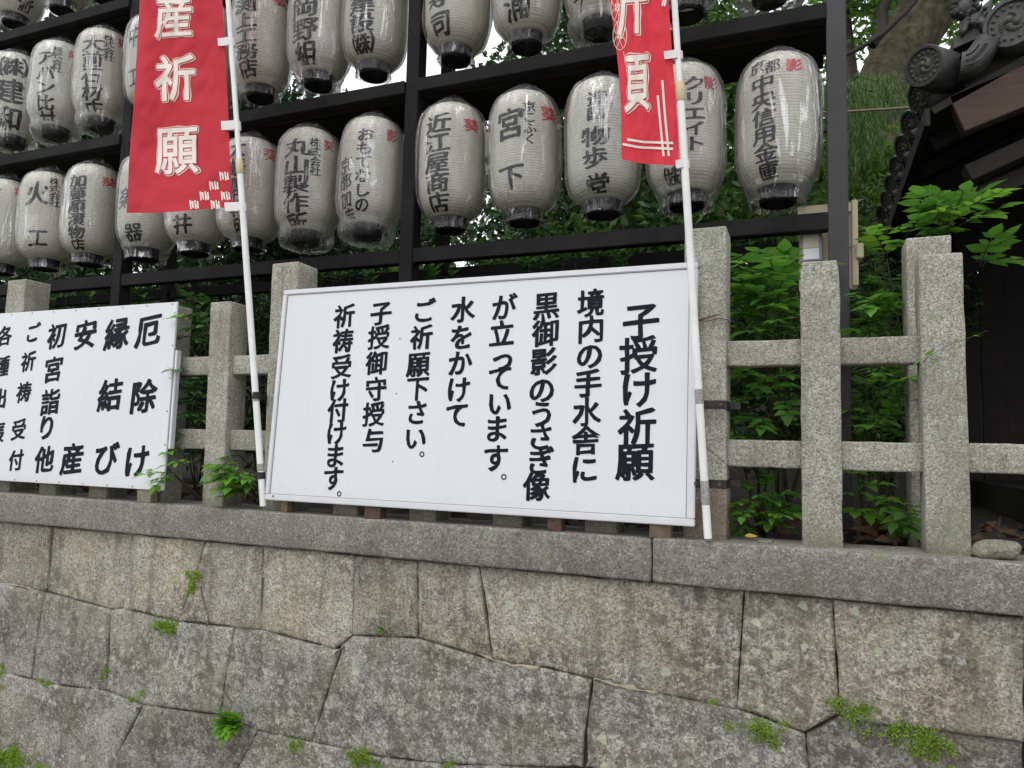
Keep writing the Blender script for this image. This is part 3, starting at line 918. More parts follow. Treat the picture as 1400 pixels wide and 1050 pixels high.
def column(txt, x0, x1, y0, y1, w):
    n = len(txt); h = (y1 - y0) / n
    return [(c, x0 + (x1 - x0) * (i + .5) / n, y0 + h * (i + .5), w * 1.12, h * 1.06) for i, c in enumerate(txt)]
def shared(name, me, parent, rotz=0.0):
    o = bpy.data.objects.new(name, me); COL.objects.link(o); o.parent = parent
    o.rotation_euler.z = rotz
    return o
GRP = 'white paper lanterns hanging in rows on the black rack'
def lantern(pxc, pyc, row, bag, black, red, label, dz=0.0, jx=0.0):
    cz = 1.652 + 0.84 * row + dz
    if pxc > 100 or row < 3: cx = at(pxc, pyc, LY).x
    t = thing('paper_lantern', label, 'lantern', (cx, LY, cz), GRP)
    r = random.random() * 6
    t.rotation_euler = (random.uniform(-.03, .03), random.uniform(-.025, .025), 0)
    shared('paper_body', ME_body, t, r)
    shared('bottom_ring', ME_ring, t); shared('top_cap', ME_top, t); shared('hook', ME_hook, t, random.random() * .4)
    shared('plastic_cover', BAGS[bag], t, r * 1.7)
    if black: lantern_print('lettering', black, cx, cz, t, M_ink)
    if red: lantern_print('red_mark', red, cx, cz, t, M_redink, (0.035, 0.03))
    return t
A = '葵'; B_ = '影'
lantern(1064, 165, 0, 4, column('中央信用金庫', 1041, 1048, 103, 244, 27) + [('京', 1032, 92, 19.5, 21), ('都', 1055, 89, 19.5, 21)], [(B_, 1087, 87, 22, 20)],
        'paper lantern hung at the right end of the bottom row beside the thick black post', dz=-.022)
lantern(937, 195, 0, 5, column('クリエイト', 951, 949, 103, 207, 27) + [('㈱', 915, 240, 28, 30)], [(B_, 974, 114, 17, 20)],
        'bottom row paper lantern half hidden by the narrow red banner and its pole')
lantern(824, 205, 0, 0, [('造', 817, 133, 26, 22), ('園', 815, 154, 24, 20), ('物', 813, 186, 38, 28), ('歩', 812, 215, 34, 28), ('堂', 814, 252, 38, 34)], [(A, 774, 148, 14, 18)],
        'bottom row paper lantern with five bold characters just left of the narrow red banner')
lantern(717, 215, 0, 1, [('宮', 697, 168, 35, 45), ('下', 697, 240, 35, 36)] + column('京こふく', 725, 725, 137, 197, 16), [(A, 753, 157, 20, 22)],
        'bottom row paper lantern with two very large well spaced characters and four small ones')
lantern(618, 228, 0, 0, column('近江屋商店', 598, 595, 154, 287, 29), [(A, 646, 171, 20, 19)],
        'bottom row paper lantern immediately right of the middle black post above the large white sign')
lantern(508, 245, 0, 3, column('おもてなしの', 498, 495, 174, 289, 20) + column('京都加庵', 472, 473, 216, 308, 13), [(B_, 535, 185, 13, 19)],
        'bottom row paper lantern with rounded kana lettering immediately left of the middle black post')
lantern(422, 255, 0, 2, column('丸山製作所', 406, 401, 188, 316, 31) + column('株式会社', 431, 431, 188, 241, 13), [(A, 450, 199, 12, 16)],
        'bottom row lantern in a long baggy plastic cover closed below it, heavy bold lettering')
lantern(343, 265, 0, 1, column('大嶋製材所', 323, 325, 188, 322, 18), [(A, 370, 211, 16, 18)],
        'bottom row paper lantern directly behind the upper left banner pole')
lantern(270, 285, 0, 0, [('井', 246, 306, 28, 26)], [],
        'bottom row lantern half hidden by the wide red banner, right of two under its hem')
lantern(203, 290, 0, 4, [('器', 179, 316, 24, 24), ('楽', 171, 270, 16, 30)], [],
        'bottom row lantern half hidden by the wide red banner, left of two under its hem')
lantern(128, 290, 0, 0, column('加藤順漬物店', 105, 103, 238, 343, 18), [(A, 150, 249, 19, 14)],
        'bottom row lantern with six small crowded characters left of the thin left black post')
lantern(67, 300, 0, 1, [('火', 50, 263, 26, 34), ('工', 50, 324, 26, 26)] + column('株式会社', 75, 75, 242, 283, 11), [(A, 91, 253, 9, 14)],
        'bottom row lantern at far left with two large characters beside a small column')
lantern(8, 310, 0, 0, [('一', -10, 258, 16, 12)], [(A, 27, 262, 13, 12)],
        'bottom row lantern cut by the left picture edge, only a small red mark showing')
lantern(-45, 320, 0, 0, [], [], 'bottom row paper lantern past the left edge beside the one with a small red mark')
# second row
lantern(142, 115, 1, 2, column('大前石材店', 126, 124, 47, 157, 22) + column('株式会社', 149, 149, 46, 83, 11), [(A, 168, 59, 11, 14)],
        'middle row paper lantern with five bold characters just left of the thin left black post')
lantern(81, 130, 1, 3, column('アバン比村', 62, 61, 68, 170, 20) + column('株式会社', 78, 78, 62, 99, 10), [(A, 100, 74, 12, 12)],
        'middle row paper lantern with angular kana lettering, second from the left picture edge')
lantern(22, 140, 1, 2, [('㈱', 17, 90, 33, 30), ('建', 13, 124, 32, 34), ('和', 12, 160, 32, 32)], [(A, 48, 88, 8, 14)],
        'middle row paper lantern at the left picture edge with a bracketed character on top')
lantern(212, 105, 1, 0, [('中', 184, 48, 14, 34), ('工', 181, 104, 14, 28)], [],
        'middle row paper lantern of which a narrow strip shows left of the wide red banner')
lantern(282, 90, 1, 0, [], [], 'middle row paper lantern hidden behind the wide red banner')
lantern(358, 55, 1, 4, column('渕上工務店', 335, 334, -4, 100, 23), [(A, 385, 3, 16, 16)],
        'middle row paper lantern just right of the wide red banner and its white pole')
lantern(438, 45, 1, 5, column('岡野組', 415, 414, -6, 88, 27), [],
        'middle row paper lantern with three large characters, second left of the middle black post')
lantern(514, 30, 1, 0, column('建設㈱', 494, 493, -8, 70, 27), [],
        'middle row paper lantern against the left side of the middle black post')
lantern(626, 10, 1, 0, [('寿', 598, -2, 25, 28), ('司', 599, 29, 27, 32)], [],
        'middle row paper lantern immediately right of the middle black post')
lantern(720, -5, 1, 1, [('浦', 704, 2, 36, 36)], [],
        'middle row lantern second right of the middle black post, one heavy character low down')
lantern(822, -20, 1, 2, [('之', 788, 0, 18, 26)], [],
        'middle row lantern in loose plastic just left of the narrow red banner')
lantern(938, -35, 1, 0, [], [],
        'middle row lantern behind the right banner pole, only its black ring showing')
lantern(1050, -45, 1, 3, [], [],
        'middle row lantern at the right end, cut by the top edge beside the black post')
# third row, seen only at the upper left corner
for (x, y, lab, pr_) in ((28, -60, 'top row paper lantern at the upper left corner of the picture', [('派', 38, 4, 20, 26)]),
                    (92, -75, 'top row paper lantern second from the left picture edge, only its lower end showing', []),
                    (150, -90, 'top row paper lantern just left of the thin left black post, mostly above the picture', [])):
    lantern(x, y, 2, 1 if x > 50 else 5, pr_, [], lab)

# ------------------------------------------------------------------ signs
SS = 0.06
def splane(x, z, off=0.0):
    return Vector((x, 0.010 + SS * (z - 0.04) - off, z))
def sign_char(ch, px, py, em, parent, pen, shear=0.07, n=8):
    P = at(px, py, 0.010, 0.04, SS)
    V, Fc = brush(ch, pen, 0.006, 0, shear, n, 0.022, px * .013)
    W_ = [splane(P.x + v[0] * em, P.z + v[1] * em, 0.0012 + v[2] * 3e-5) for v in V]
    link('character', np_mesh('character', [tuple(q) for q in W_], Fc, M_ink2, False), parent)
def slab(name, x0, x1, z0, z1, f, b, mat, parent, bev=0.002, lab=None):
    bm = box_bm(x0, x1, -b, -f, z0, z1, bev)
    for v in bm.verts:
        v.co.y = 0.010 + SS * (v.co.z - 0.04) - v.co.y - 2 * 0 if False else 0.010 + SS * (v.co.z - 0.04) + (-v.co.y)
    bmesh.ops.reverse_faces(bm, faces=bm.faces[:])
    o = link(name, bm_mesh(name, bm, mat), parent)
    if lab: o['label'] = lab
    return o
s2 = thing('notice_board', 'large white notice board with eight columns of black brush lettering in a white aluminium frame', 'sign', (-1.2, 0.03, 0.069))
x0, x1, z0, z1 = -2.058, -0.3485, 0.069, 0.9405
slab('panel', x0 + .014, x1 - .014, z0 + .014, z1 - .014, 0.0, 0.014, M_white, s2)
fw = 0.030
for nm, a in (('frame_rail', (x0 + fw * .0, x1, z1 - .021, z1)), ('frame_rail', (x0, x1, z0, z0 + .024))):
    slab(nm, *a, -0.006, 0.018, M_alu, s2, 0.003)
for a in ((x0, x0 + .021, z0 + .0245, z1 - .0215), (x1 - .026, x1, z0 + .0245, z1 - .0215)):
    slab('frame_stile', *a, -0.0065, 0.018, M_alu, s2, 0.003)
for a in ((x0 + .0215, x1 - .0265, z1 - .0235, z1 - .0215), (x0 + .0215, x1 - .0265, z0 + .0245, z0 + .026), (x0 + .0215, x0 + .0235, z0 + .0265, z1 - .0240), (x1 - .0285, x1 - .0265, z0 + .0265, z1 - .0240)):
    slab('frame_line', *a, -0.0012, 0.003, M_frame_line, s2, 0)  # thin grey strips drawing the line between frame and panel
T2 = [
 ('子授け祈願', [(876, 439), (873, 485), (873, 532), (871, 583), (868, 631)], .132, (.029, .018)),
 ('境内の手水舎に', [(808, 414), (808, 450), (806, 486), (804, 524), (802, 563), (801, 602), (799, 641)], .103, (.036, .021)),
 ('黒御影のうさぎ像', [(747, 418), (746, 455), (743, 494), (741, 533), (741, 566), (739, 597), (739, 630), (734, 665)], .103, (.036, .021)),
 ('が立っています', [(689, 420), (686, 456), (687, 490), (684, 517), (683, 551), (679, 586), (678, 626)], .103, (.036, .021)),
 ('水をかけて', [(633, 423), (631, 461), (629, 496), (627, 532), (625, 567)], .103, (.036, .021)),
 ('ご祈願下さい', [(580, 425), (576, 461), (572, 498), (571, 531), (570, 564), (568, 599)], .100, (.036, .021)),
 ('子授御守授与', [(521, 428), (518, 461), (515, 496), (514, 532), (511, 566), (511, 602)], .100, (.036, .021)),
 ('祈祷受け付けます', [(471, 432), (469, 466), (467, 501), (464, 533), (462, 561), (460, 592), (458, 623), (456, 654)], .100, (.036, .021)),
]
for txt, pos, em, pen in T2:
    for ch, (x, y) in zip(txt, pos): sign_char(ch, x, y, em, s2, pen)
def ring_mark(px, py, r, par):
    P = at(px, py, 0.010, 0.04, SS)
    V = []; n = 20
    for k in range(n):
        a = 2 * math.pi * k / n
        for rr in (r, r * .58): V.append(tuple(splane(P.x + rr * math.cos(a), P.z + rr * math.sin(a), .0013)))
    link('character', mesh('character', V, [(2 * k, 2 * k + 1, (2 * k + 3) % (2 * n), (2 * k + 2) % (2 * n)) for k in range(n)], M_ink2), par)
ring_mark(689, 652, .0105, s2); ring_mark(577, 621, .0105, s2); ring_mark(464, 675, .0105, s2)
def dot(px, py, r, par, name='speck', mat=M_rust, off=0.0015):
    P = at(px, py, 0.010, 0.04, SS)
    V = [tuple(splane(P.x + r * math.cos(2 * math.pi * k / 8), P.z + r * math.sin(2 * math.pi * k / 8), off)) for k in range(8)]
    V.append(tuple(splane(P.x, P.z, off + .001)))
    link(name, mesh(name, V, [(k, (k + 1) % 8, 8) for k in range(8)], mat), par)
for x, y in ((547, 463), (542, 538), (537, 631)): dot(x, y, .0026, s2)
dot(375, 678, .004, s2, 'screw', off=.008)
# small blocks that carry the board on the coping
for i, (px, w, m) in enumerate(((395, .03, M_blockwood), (515, .07, M_brick), (762, .05, M_brick), (905, .07, M_blockwood))):
    P = at(px, 700, 0.05)
    link('foot_block', bm_mesh('foot_block', rough_box(P.x - w / 2, P.x + w / 2, 0.018, 0.066, TOP - .003, 0.0705, .003, .05, .001, i, (0,)), m), s2)

s1 = thing('notice_board', 'white notice board at the left with widely spaced large lettering and screws along its rim', 'sign', (-3.6, 0.03, 0.08))
slab('panel', -4.75, -2.612, 0.080, 0.922, 0.0, 0.010, M_white, s1, 0.0015)
slab('edge_batten', -2.608, -2.594, 0.26, 0.70, 0.004, 0.028, M_alu, s1, 0.002)
for a in ((-4.7, -2.65, .10, .135), (-4.7, -2.65, .86, .895)):
    slab('back_batten', *a, 0.0105, 0.035, M_blockwood, s1, 0.002)
T1 = [
 ('厄除け', [(203, 452), (196, 542), (187, 630)], .156), ('縁結び', [(160, 456), (151, 540), (145, 627)], .156), ('安産', [(117, 457), (99, 627)], .150),
 ('初宮詣り他', [(78, 459), (73, 505), (69, 549), (64, 584), (61, 628)], .132), ('ご祈祷受付', [(45, 455), (39, 494), (33, 536), (26, 587), (22, 629)], .105),
 ('各種出張', [(7, 459), (3, 501), (0, 545), (-4, 592)], .108)]
for txt, pos, em in T1:
    for ch, (x, y) in zip(txt, pos): sign_char(ch, x, y, em, s1, (.040, .022), 0.12)
for k in range(14):
    xx = -2.64 - k * .155
    for z in (.912, .089):
        P = splane(xx, z)
        V = [tuple(splane(xx + .0035 * math.cos(2 * math.pi * j / 6), z + .0035 * math.sin(2 * math.pi * j / 6), .0012)) for j in range(6)] + [tuple(splane(xx, z, .003))]
        link('screw', mesh('screw', V, [(j, (j + 1) % 6, 6) for j in range(6)], M_rust), s1)
for k in range(6):
    z = .13 + k * .148
    V = [tuple(splane(-2.622 + .0035 * math.cos(2 * math.pi * j / 6), z + .0035 * math.sin(2 * math.pi * j / 6), .0012)) for j in range(6)] + [tuple(splane(-2.622, z, .003))]
    link('screw', mesh('screw', V, [(j, (j + 1) % 6, 6) for j in range(6)], M_rust), s1)
for px in (205,):
    P = at(px, 664, .05)
    link('foot_block', bm_mesh('foot_block', rough_box(P.x - .04, P.x + .04, 0.02, 0.06, TOP - .003, 0.082, .003, .05, .001, px, (0,)), M_post), s1)

for ch_ in s1.children:
    if not ch_.name.startswith('character') and not ch_.name.startswith('foot'):
        for v in ch_.data.vertices: v.co.x -= .047 * (v.co.z - .08)

# ------------------------------------------------------------------ banners and their poles
def pole(basepx, toppx, yb, yt, r, label, joint_y, tapes, name='banner_pole'):
    a = at(basepx[0], basepx[1], yb); b = at(toppx[0], toppx[1], yt)
    d = b - a
    top = a + d * 1.62
    t = thing(name, label, 'pole', a)
    def onpole(py):
        lo, hi = 0.0, 1.7
        for _ in range(40):
            m = (lo + hi) / 2; q = a + d * m
            v = RC.T @ (np.array(q) - CAM); y = 525 - F * v[1] / -v[2]
            if y > py: lo = m
            else: hi = m
        return a + d * lo
    j = onpole(joint_y)
    link('lower_tube', tube([a, j], r, 14, 'lower_tube', M_pole), t)
    link('upper_tube', tube([j, top], r * .82, 14, 'upper_tube', M_pole), t)
    dn = d.normalized()
    link('joint_collar', tube([j - dn * .035, j - dn * .030, j + dn * .028, j + dn * .034], [r * 1.0, r * 1.22, r * 1.22, r * .9], 14, 'joint_collar', M_joint_p), t)
    for y0, y1 in tapes:
        c, e = onpole(y1), onpole(y0)
        n = 12; pts = [c + (e - c) * k / n for k in range(n + 1)]
        link('tape_wrap', tube(pts, [r * (1.04 + .07 * (k % 2)) for k in range(n + 1)], 12, 'tape_wrap', M_tape), t)
    return t, onpole, dn, top
p1, on1, dn1, top1 = pole((360, 692), (312, 0), 0.012, -0.03, 0.0135, 'white plastic pole of the wide red banner, left of the large notice board', 228, [(536, 549), (634, 644)])
p2, on2, dn2, top2 = pole((968, 736), (922, 0), 0.006, -0.075, 0.0125, 'white plastic pole of the narrow red banner, before the right edge of the large board', 125, [(532, 552), (657, 690)])
# crossbars on top of the poles carry the banners
link('crossbar', tube([top1, top1 + Vector((-.62, -.03, -.01))], .007, 8, 'crossbar', M_pole), p1)
link('crossbar', tube([top2, top2 + Vector((-.50, -.05, -.01))], .007, 8, 'crossbar', M_pole), p2)

class Cloth:
    def __init__(s, left, right, yl, yr, wave, seed):
        s.left, s.right, s.yl, s.yr, s.wave, s.seed = left, right, yl, yr, wave, seed
    def edge(s, e, py):
        ys_ = [q[1] for q in e]; xs_ = [q[0] for q in e]
        return float(np.interp(py, ys_, xs_))
    def P(s, u, py, off=0.0):
        xl, xr = s.edge(s.left, py), s.edge(s.right, py)
        hem = 0.0
        x = xl + (xr - xl) * u
        Y = s.yl(py) * (1 - u) + s.yr(py) * u + s.wave * (noise.noise(Vector((u * 2.2, py * .004, s.seed))) + 0.45 * noise.noise(Vector((u * 5, py * .012, s.seed + 5))) + 0.20 * noise.noise(Vector((u * 9 + py * .03, py * .035 - u * 3, s.seed + 9))))
        q = at(x, py, Y)
        return q + Vector((-.35, -1, 0)).normalized() * off
    def uv(s, px, py):
        xl, xr = s.edge(s.left, py), s.edge(s.right, py)
        return (px - xl) / (xr - xl)
def cloth_obj(c, ytop, ybot_l, ybot_r, name, parent, mat=None, nu=44, nv=220):
    V = []; 
    for j in range(nv + 1):
        for i in range(nu + 1):
            u = i / nu
            yb = ybot_l + (ybot_r - ybot_l) * u + 1.5 * math.sin(u * 5)
            py = ytop + (yb - ytop) * j / nv
            V.append(c.P(u, py))
    nn = nu + 1
    Fq = [(j * nn + i, j * nn + i + 1, (j + 1) * nn + i + 1, (j + 1) * nn + i) for j in range(nv) for i in range(nu)]
    me = np_mesh(name, [tuple(v) for v in V], Fq, mat or M_cloth)
    return link(name, me, parent)
def cloth_print(c, name, ch, px, py, w, h, parent, mat, pen, lift, base=0.0, shear=0.0, clip=None, n=8):
    V, Fc = brush(ch, pen, base, 14, shear, n, 0.006, px * .01, clip)
    W_ = []
    for x, y, k in V:
        yy = py - y * h
        W_.append(tuple(c.P(c.uv(px + x * w, yy), yy, lift + k * 3e-5)))
    o = link(name, np_mesh(name, W_, Fc, mat, False), parent)
def cloth_line(c, pts, w, parent, mat, lift=.0025, name='printed_line'):
    """pts in photo pixels; a thin strip printed on the cloth"""
    V = []; Q = []
    dens = []
    for a, b in zip(pts[:-1], pts[1:]):
        n = max(1, int(math.dist(a, b) / 5))
        for k in range(n): dens.append((a[0] + (b[0] - a[0]) * k / n, a[1] + (b[1] - a[1]) * k / n))
    dens.append(pts[-1])
    for i, q in enumerate(dens):
        a = dens[max(0, i - 1)]; b = dens[min(len(dens) - 1, i + 1)]
        d = (b[0] - a[0], b[1] - a[1]); l = math.hypot(*d) + 1e-9
        nx_, ny_ = -d[1] / l * w / 2, d[0] / l * w / 2
        for s_ in (1, -1):
            x, y = q[0] + s_ * nx_, q[1] + s_ * ny_
            V.append(tuple(c.P(c.uv(x, y), y, lift)))
    for i in range(len(dens) - 1): Q.append((2 * i, 2 * i + 1, 2 * i + 3, 2 * i + 2))
    return V, Q
def join_lines(name, lines, parent, mat):
    V = []; Fq = []
    for v, q in lines:
        k = len(V); V += v; Fq += [tuple(a + k for a in f) for f in q]
    link(name, mesh(name, V, Fq, mat), parent)

b1 = thing('banner', 'wide red vertical banner with large white outlined characters hanging at the upper left', 'banner', at(240, 290, -.03))
c1 = Cloth([(196, -520), (193, -150), (191, 0), (187, 70), (183, 137), (177, 210), (173, 292)], [(276, -520), (294, -150), (304, 0), (308, 70), (312, 150), (315, 230), (319, 292)],
           lambda y: -0.075 + 0.00004 * y, lambda y: -0.03 + 0.00005 * y, 0.034, 2.0)
cloth_obj(c1, -440, 291, 285, 'cloth', b1)
for ch, x, y, w, h in (('安', 240, -66, 54, 66), ('産', 239, 22, 54, 62), ('祈', 241, 107, 56, 66), ('願', 243, 205, 60, 70)):
    cloth_print(c1, 'character', ch, x, y, w, h, b1, M_bprint, (.050, .038), .0022, .012, .05, n=12)
    cloth_print(c1, 'character_outline', ch, x, y, w, h, b1, M_bred, (.034, .023), .0034, .010, .05, n=12)
    cloth_print(c1, 'character_fill', ch, x, y, w, h, b1, M_bprint, (.015, .006), .0046, .006, .05, n=10)
hl = []
for cx, cy in ((307, 241), (293, 254), (280, 268), (309, 268), (266, 280), (295, 280)):
    for k in range(4):
        x = cx - 5 + k * 3.4
        hl.append(cloth_line(c1, [(x - .6, cy - 6 + (k % 2)), (x + .8, cy + 6 - (k % 2))], 1.9, b1, M_bprint))
    hl.append(cloth_line(c1, [(cx - 4, cy - 5), (cx - 1, cy + 5)], 1.0, b1, M_bprint, .003))
    hl.append(cloth_line(c1, [(cx + 1, cy - 5), (cx + 5, cy + 5)], 1.0, b1, M_bprint, .003))
join_lines('checker_print', hl, b1, M_bprint)

b2 = thing('banner', 'narrow red banner folded on itself, with white outlined half characters and ring pattern', 'banner', at(890, 225, -.06))
c2 = Cloth([(786, -520), (815, -150), (833, 0), (841, 50), (846, 100), (849, 150), (850, 235)], [(885, -520), (905, -150), (914, 0), (918, 60), (923, 120), (927, 180), (929, 240)],
           lambda y: -0.11 + 0.00004 * y, lambda y: -0.065 + 0.00007 * y, 0.024, 9.0)
cloth_obj(c2, -440, 218, 229, 'cloth', b2, M_cloth2)
# the half folded away behind
c2b = Cloth(c2.left, [(x - 6, y) for x, y in c2.right], c2.yl, lambda y: -0.015 + 0.00005 * y, 0.010, 17.0)
cloth_obj(c2b, -440, 217, 224, 'cloth_fold', b2, M_cloth2)
for ch, x, y, w, h, cl in (('斤', 866, 5, 44, 90, None), ('頁', 872, 112, 36, 86, None), ('祈', 868, -100, 50, 84, None)):
    cloth_print(c2, 'character', ch, x, y, w, h, b2, M_bprint, (.080, .038), .0022, .012, .05, cl, n=12)
    cloth_print(c2, 'character_outline', ch, x, y, w, h, b2, M_bred, (.056, .024), .0034, .010, .05, cl, n=12)
    cloth_print(c2, 'character_fill', ch, x, y, w, h, b2, M_bprint, (.026, .008), .0046, .006, .05, cl, n=10)
hl = [cloth_line(c2, [(906, 110), (909, 150), (915, 214)], 3.0, b2, M_bprint), cloth_line(c2, [(900, 131), (903, 165), (908, 214)], 3.0, b2, M_bprint, .0035),
      cloth_line(c2, [(858, 191), (880, 194.5), (921, 196)], 3.2, b2, M_bprint, .003), cloth_line(c2, [(852, 197.5), (875, 202), (921, 204)], 3.2, b2, M_bprint, .004),
      cloth_line(c2, [(909, -4), (906, 8), (909, 9), (912, -4)], 2.6, b2, M_bprint, .003)]
for l_ in hl: join_lines('printed_line', [l_], b2, M_bprint)
rl = []
for cx, cy in ((845, 11), (848, 49), (839, -30)):
    rx_, ry_ = 9.5, 20
    def arc(ox, oy, a0, a1, sx=1.0, sy=1.0):
        return [(cx + ox + rx_ * sx * math.cos(R_(a)), cy + oy + ry_ * sy * math.sin(R_(a))) for a in np.linspace(a0, a1, 14)]
    rl.append(cloth_line(c2, arc(0, 0, 0, 360), .7, b2, M_bprint, .0022))
    for ox, oy, a0 in ((-rx_, 0, -60), (rx_, 0, 120)):
        rl.append(cloth_line(c2, [q for q in arc(ox, oy, a0, a0 + 120)], .6, b2, M_bprint, .003))
    for ox, oy, a0 in ((0, -ry_, 30), (0, ry_, 210)):
        rl.append(cloth_line(c2, [q for q in arc(ox, oy, a0, a0 + 120)], .6, b2, M_bprint, .0038))
    for dx, dy in ((-2, -3), (2, -3), (-2, 3), (2, 3)):
        rl.append(cloth_line(c2, [(cx + dx, cy + dy - 2.2), (cx + dx, cy + dy + 2.2)], 1.7, b2, M_bprint, .0046))
rl.append(cloth_line(c2, [(853, 70), (855, 85), (857, 92)], .6, b2, M_bprint, .0022))
join_lines('ring_pattern', rl, b2, M_bprint)
# straps that hold the cloth to the pole
def strap(c, py, onp, dn, r, parent, u0=0.93, dh=5.5):
    q = onp(py)
    a0 = c.P(u0, py - dh, .004); a1 = c.P(u0, py + dh, .004)
    hgt = 0.5 * (a0 - a1).length
    side = Vector((1, 0, 0)); out = Vector((-.3, -1, 0)).normalized()
    V = []; ring = []
    e0 = c.P(u0, py, .004)
    path = [e0, (e0 + q - side * r) / 2 + out * .006, q - side * r * .6 + out * r * 1.3, q + out * r * 1.35, q + side * r * 1.35, q + side * r * .6 - out * r * 1.2, q - side * r * .6 - out * r * 1.3,
            (e0 + q) / 2 - out * .004, e0 - out * .012]
    for v in path: V += [tuple(v + dn * hgt), tuple(v - dn * hgt)]
    Q = [(2 * i, 2 * i + 1, 2 * i + 3, 2 * i + 2) for i in range(len(path) - 1)]
    link('strap', mesh('strap', V, Q, M_strap, True), parent)
for py in (-340, -220, -100, 58, 172, 283): strap(c1, py, on1, dn1, .012, b1)
for py in (-320, -200, -80, 76, 225): strap(c2, py, on2, dn2, .012, b2, 0.86 if py == 76 else 0.95)

# ------------------------------------------------------------------ brackets and wires round the posts
def bracket(z, xs0, xs1, yfront, label):
    t = thing('pole_bracket', label, 'bracket', (xs0, yfront, z))
    bm = box_bm(xs0, xs1, yfront, yfront + .005, z - .014, z + .014, .001)
    link('flat_bar', bm_mesh('flat_bar', bm, M_rust), t)
    bm = box_bm(xs1 - .005, xs1, yfront + .005, 0.20, z - .014, z + .014, .001)
    link('side_bar', bm_mesh('side_bar', bm, M_rust), t)
    bm = box_bm(xs1, xs1 + .035, 0.115, .125, z - .012, z + .012, .001)
    link('tab', bm_mesh('tab', bm, M_rust), t)
    for xx in (xs0 + .018, xs1 - .02):
        me = tube([(xx, yfront - .006, z), (xx, yfront, z)], .006, 8, 'bolt', M_wire)
        link('bolt', me, t)
    return t
za = at(975, 554, .07).z; zb = at(975, 661, .07).z
bracket(za, at(946, 551, .035).x, -0.252, .072 - .033, 'dark iron bracket, the upper one on the post right of the large notice board')
bracket(zb, at(943, 658, .02).x, -0.252, .020, 'dark iron bracket, the lower one on the post right of the large notice board')
za2 = at(360, 541, .07).z; zb2 = at(358, 651, .05).z
def clamp(px, py, y, label):
    a = at(px, py, y)
    t = thing('pole_clamp', label, 'clamp', a)
    me = tube([a + Vector((0, 0, -.014)), a + Vector((0, 0, .014))], .017, 16, 'collar', M_rust)
    link('collar', me, t)
    link('arm', bm_mesh('arm', box_bm(a.x + .012, -2.145, a.y + .0, a.y + .006, a.z - .012, a.z + .012, .001), M_rust), t)
    link('arm', bm_mesh('arm', box_bm(-2.145, -2.139, a.y, .2, a.z - .012, a.z + .012, .001), M_rust), t)
clamp(350.5, 541, .005, 'dark iron clamp, the upper one holding the left banner pole to a fence post')
clamp(356.8, 650, .010, 'dark iron clamp, the lower one holding the left banner pole to a fence post')
w1 = thing('wire_tie', 'twisted rusty wire tied round the post at the right end of the large notice board', 'wire', (-.33, .07, .75))
zq = at(980, 438, .075).z
link('loop', tube([(-.405, .2, zq - .004), (-.404, .072, zq), (-.36, .066, zq + .004), (-.32, .07, zq - .003), (-.28, .068, zq + .006), (-.253, .073, zq), (-.252, .22, zq - .012), (-.405, .225, zq - .006), (-.405, .2, zq - .004)], .0016, 5, 'loop', M_wire), w1)
link('twist', tube([(-.375, .066, zq - .004), (-.33, .055, zq + .004), (-.29, .050, zq + .012), (-.262, .052, zq + .022)], [.002, .004, .003, .001], 5, 'twist', M_blockwood), w1)
w2 = thing('loose_wire', 'thin dark wire slanting across the post between the two iron brackets', 'wire', (-.33, .06, .3))
link('strand', tube([at(958, 605, .0), at(985, 628, .06), at(1000, 640, .09), at(1008, 646, .10)], .0012, 5, 'strand', M_wire), w2)
link('strand', tube([at(962, 603, .0), at(980, 600, .06), at(1000, 598, .10)], .001, 5, 'strand', M_wire), w2)

# ------------------------------------------------------------------ electric meter board behind the end post
eb = thing('meter_box', 'beige plastic electric meter board fixed behind the thick right black post', 'box', at(1130, 340, .70))
xa = at(1092, 320, .70).x; xb = at(1171, 300, .70).x
zt, zbm = at(1110, 284, .70).z, at(1110, 398, .70).z
eo = lambda n, b, m: link(n, bm_mesh(n, b, m), eb)
eo('backboard', box_bm(xa, xb, .70, .72, zbm, zt, .004), M_beige)
eo('top_lip', box_bm(xa - .004, xb - .02, .682, .698, zt - .035, zt + .004, .003), M_beige)
eo('edge_trim', box_bm(xb - .018, xb + .004, .684, .698, zbm + .01, zt + .012, .003), M_beige)
eo('latch', box_bm(xb - .004, xb + .022, .668, .683, at(1168, 355, .69).z, at(1168, 334, .69).z, .004), M_beige)
m0, m1 = at(1097, 355, .66), at(1121, 318, .66)
eo('meter_case', box_bm(m0.x - .006, m1.x + .008, .665, .697, m0.z - .01, m1.z + .008, .006), simple('grey_meter_case', (.32, .31, .33), .3))
eo('meter_label', box_bm(m0.x + .004, m1.x - .004, .662, .666, (m0.z * .55 + m1.z * .45), m1.z - .004, .001), simple('cream_meter_dial', (.62, .56, .45), .4))
eo('meter_window', box_bm(m0.x + .004, m1.x - .004, .6615, .666, m0.z, (m0.z * .58 + m1.z * .42), .001), M_meter)

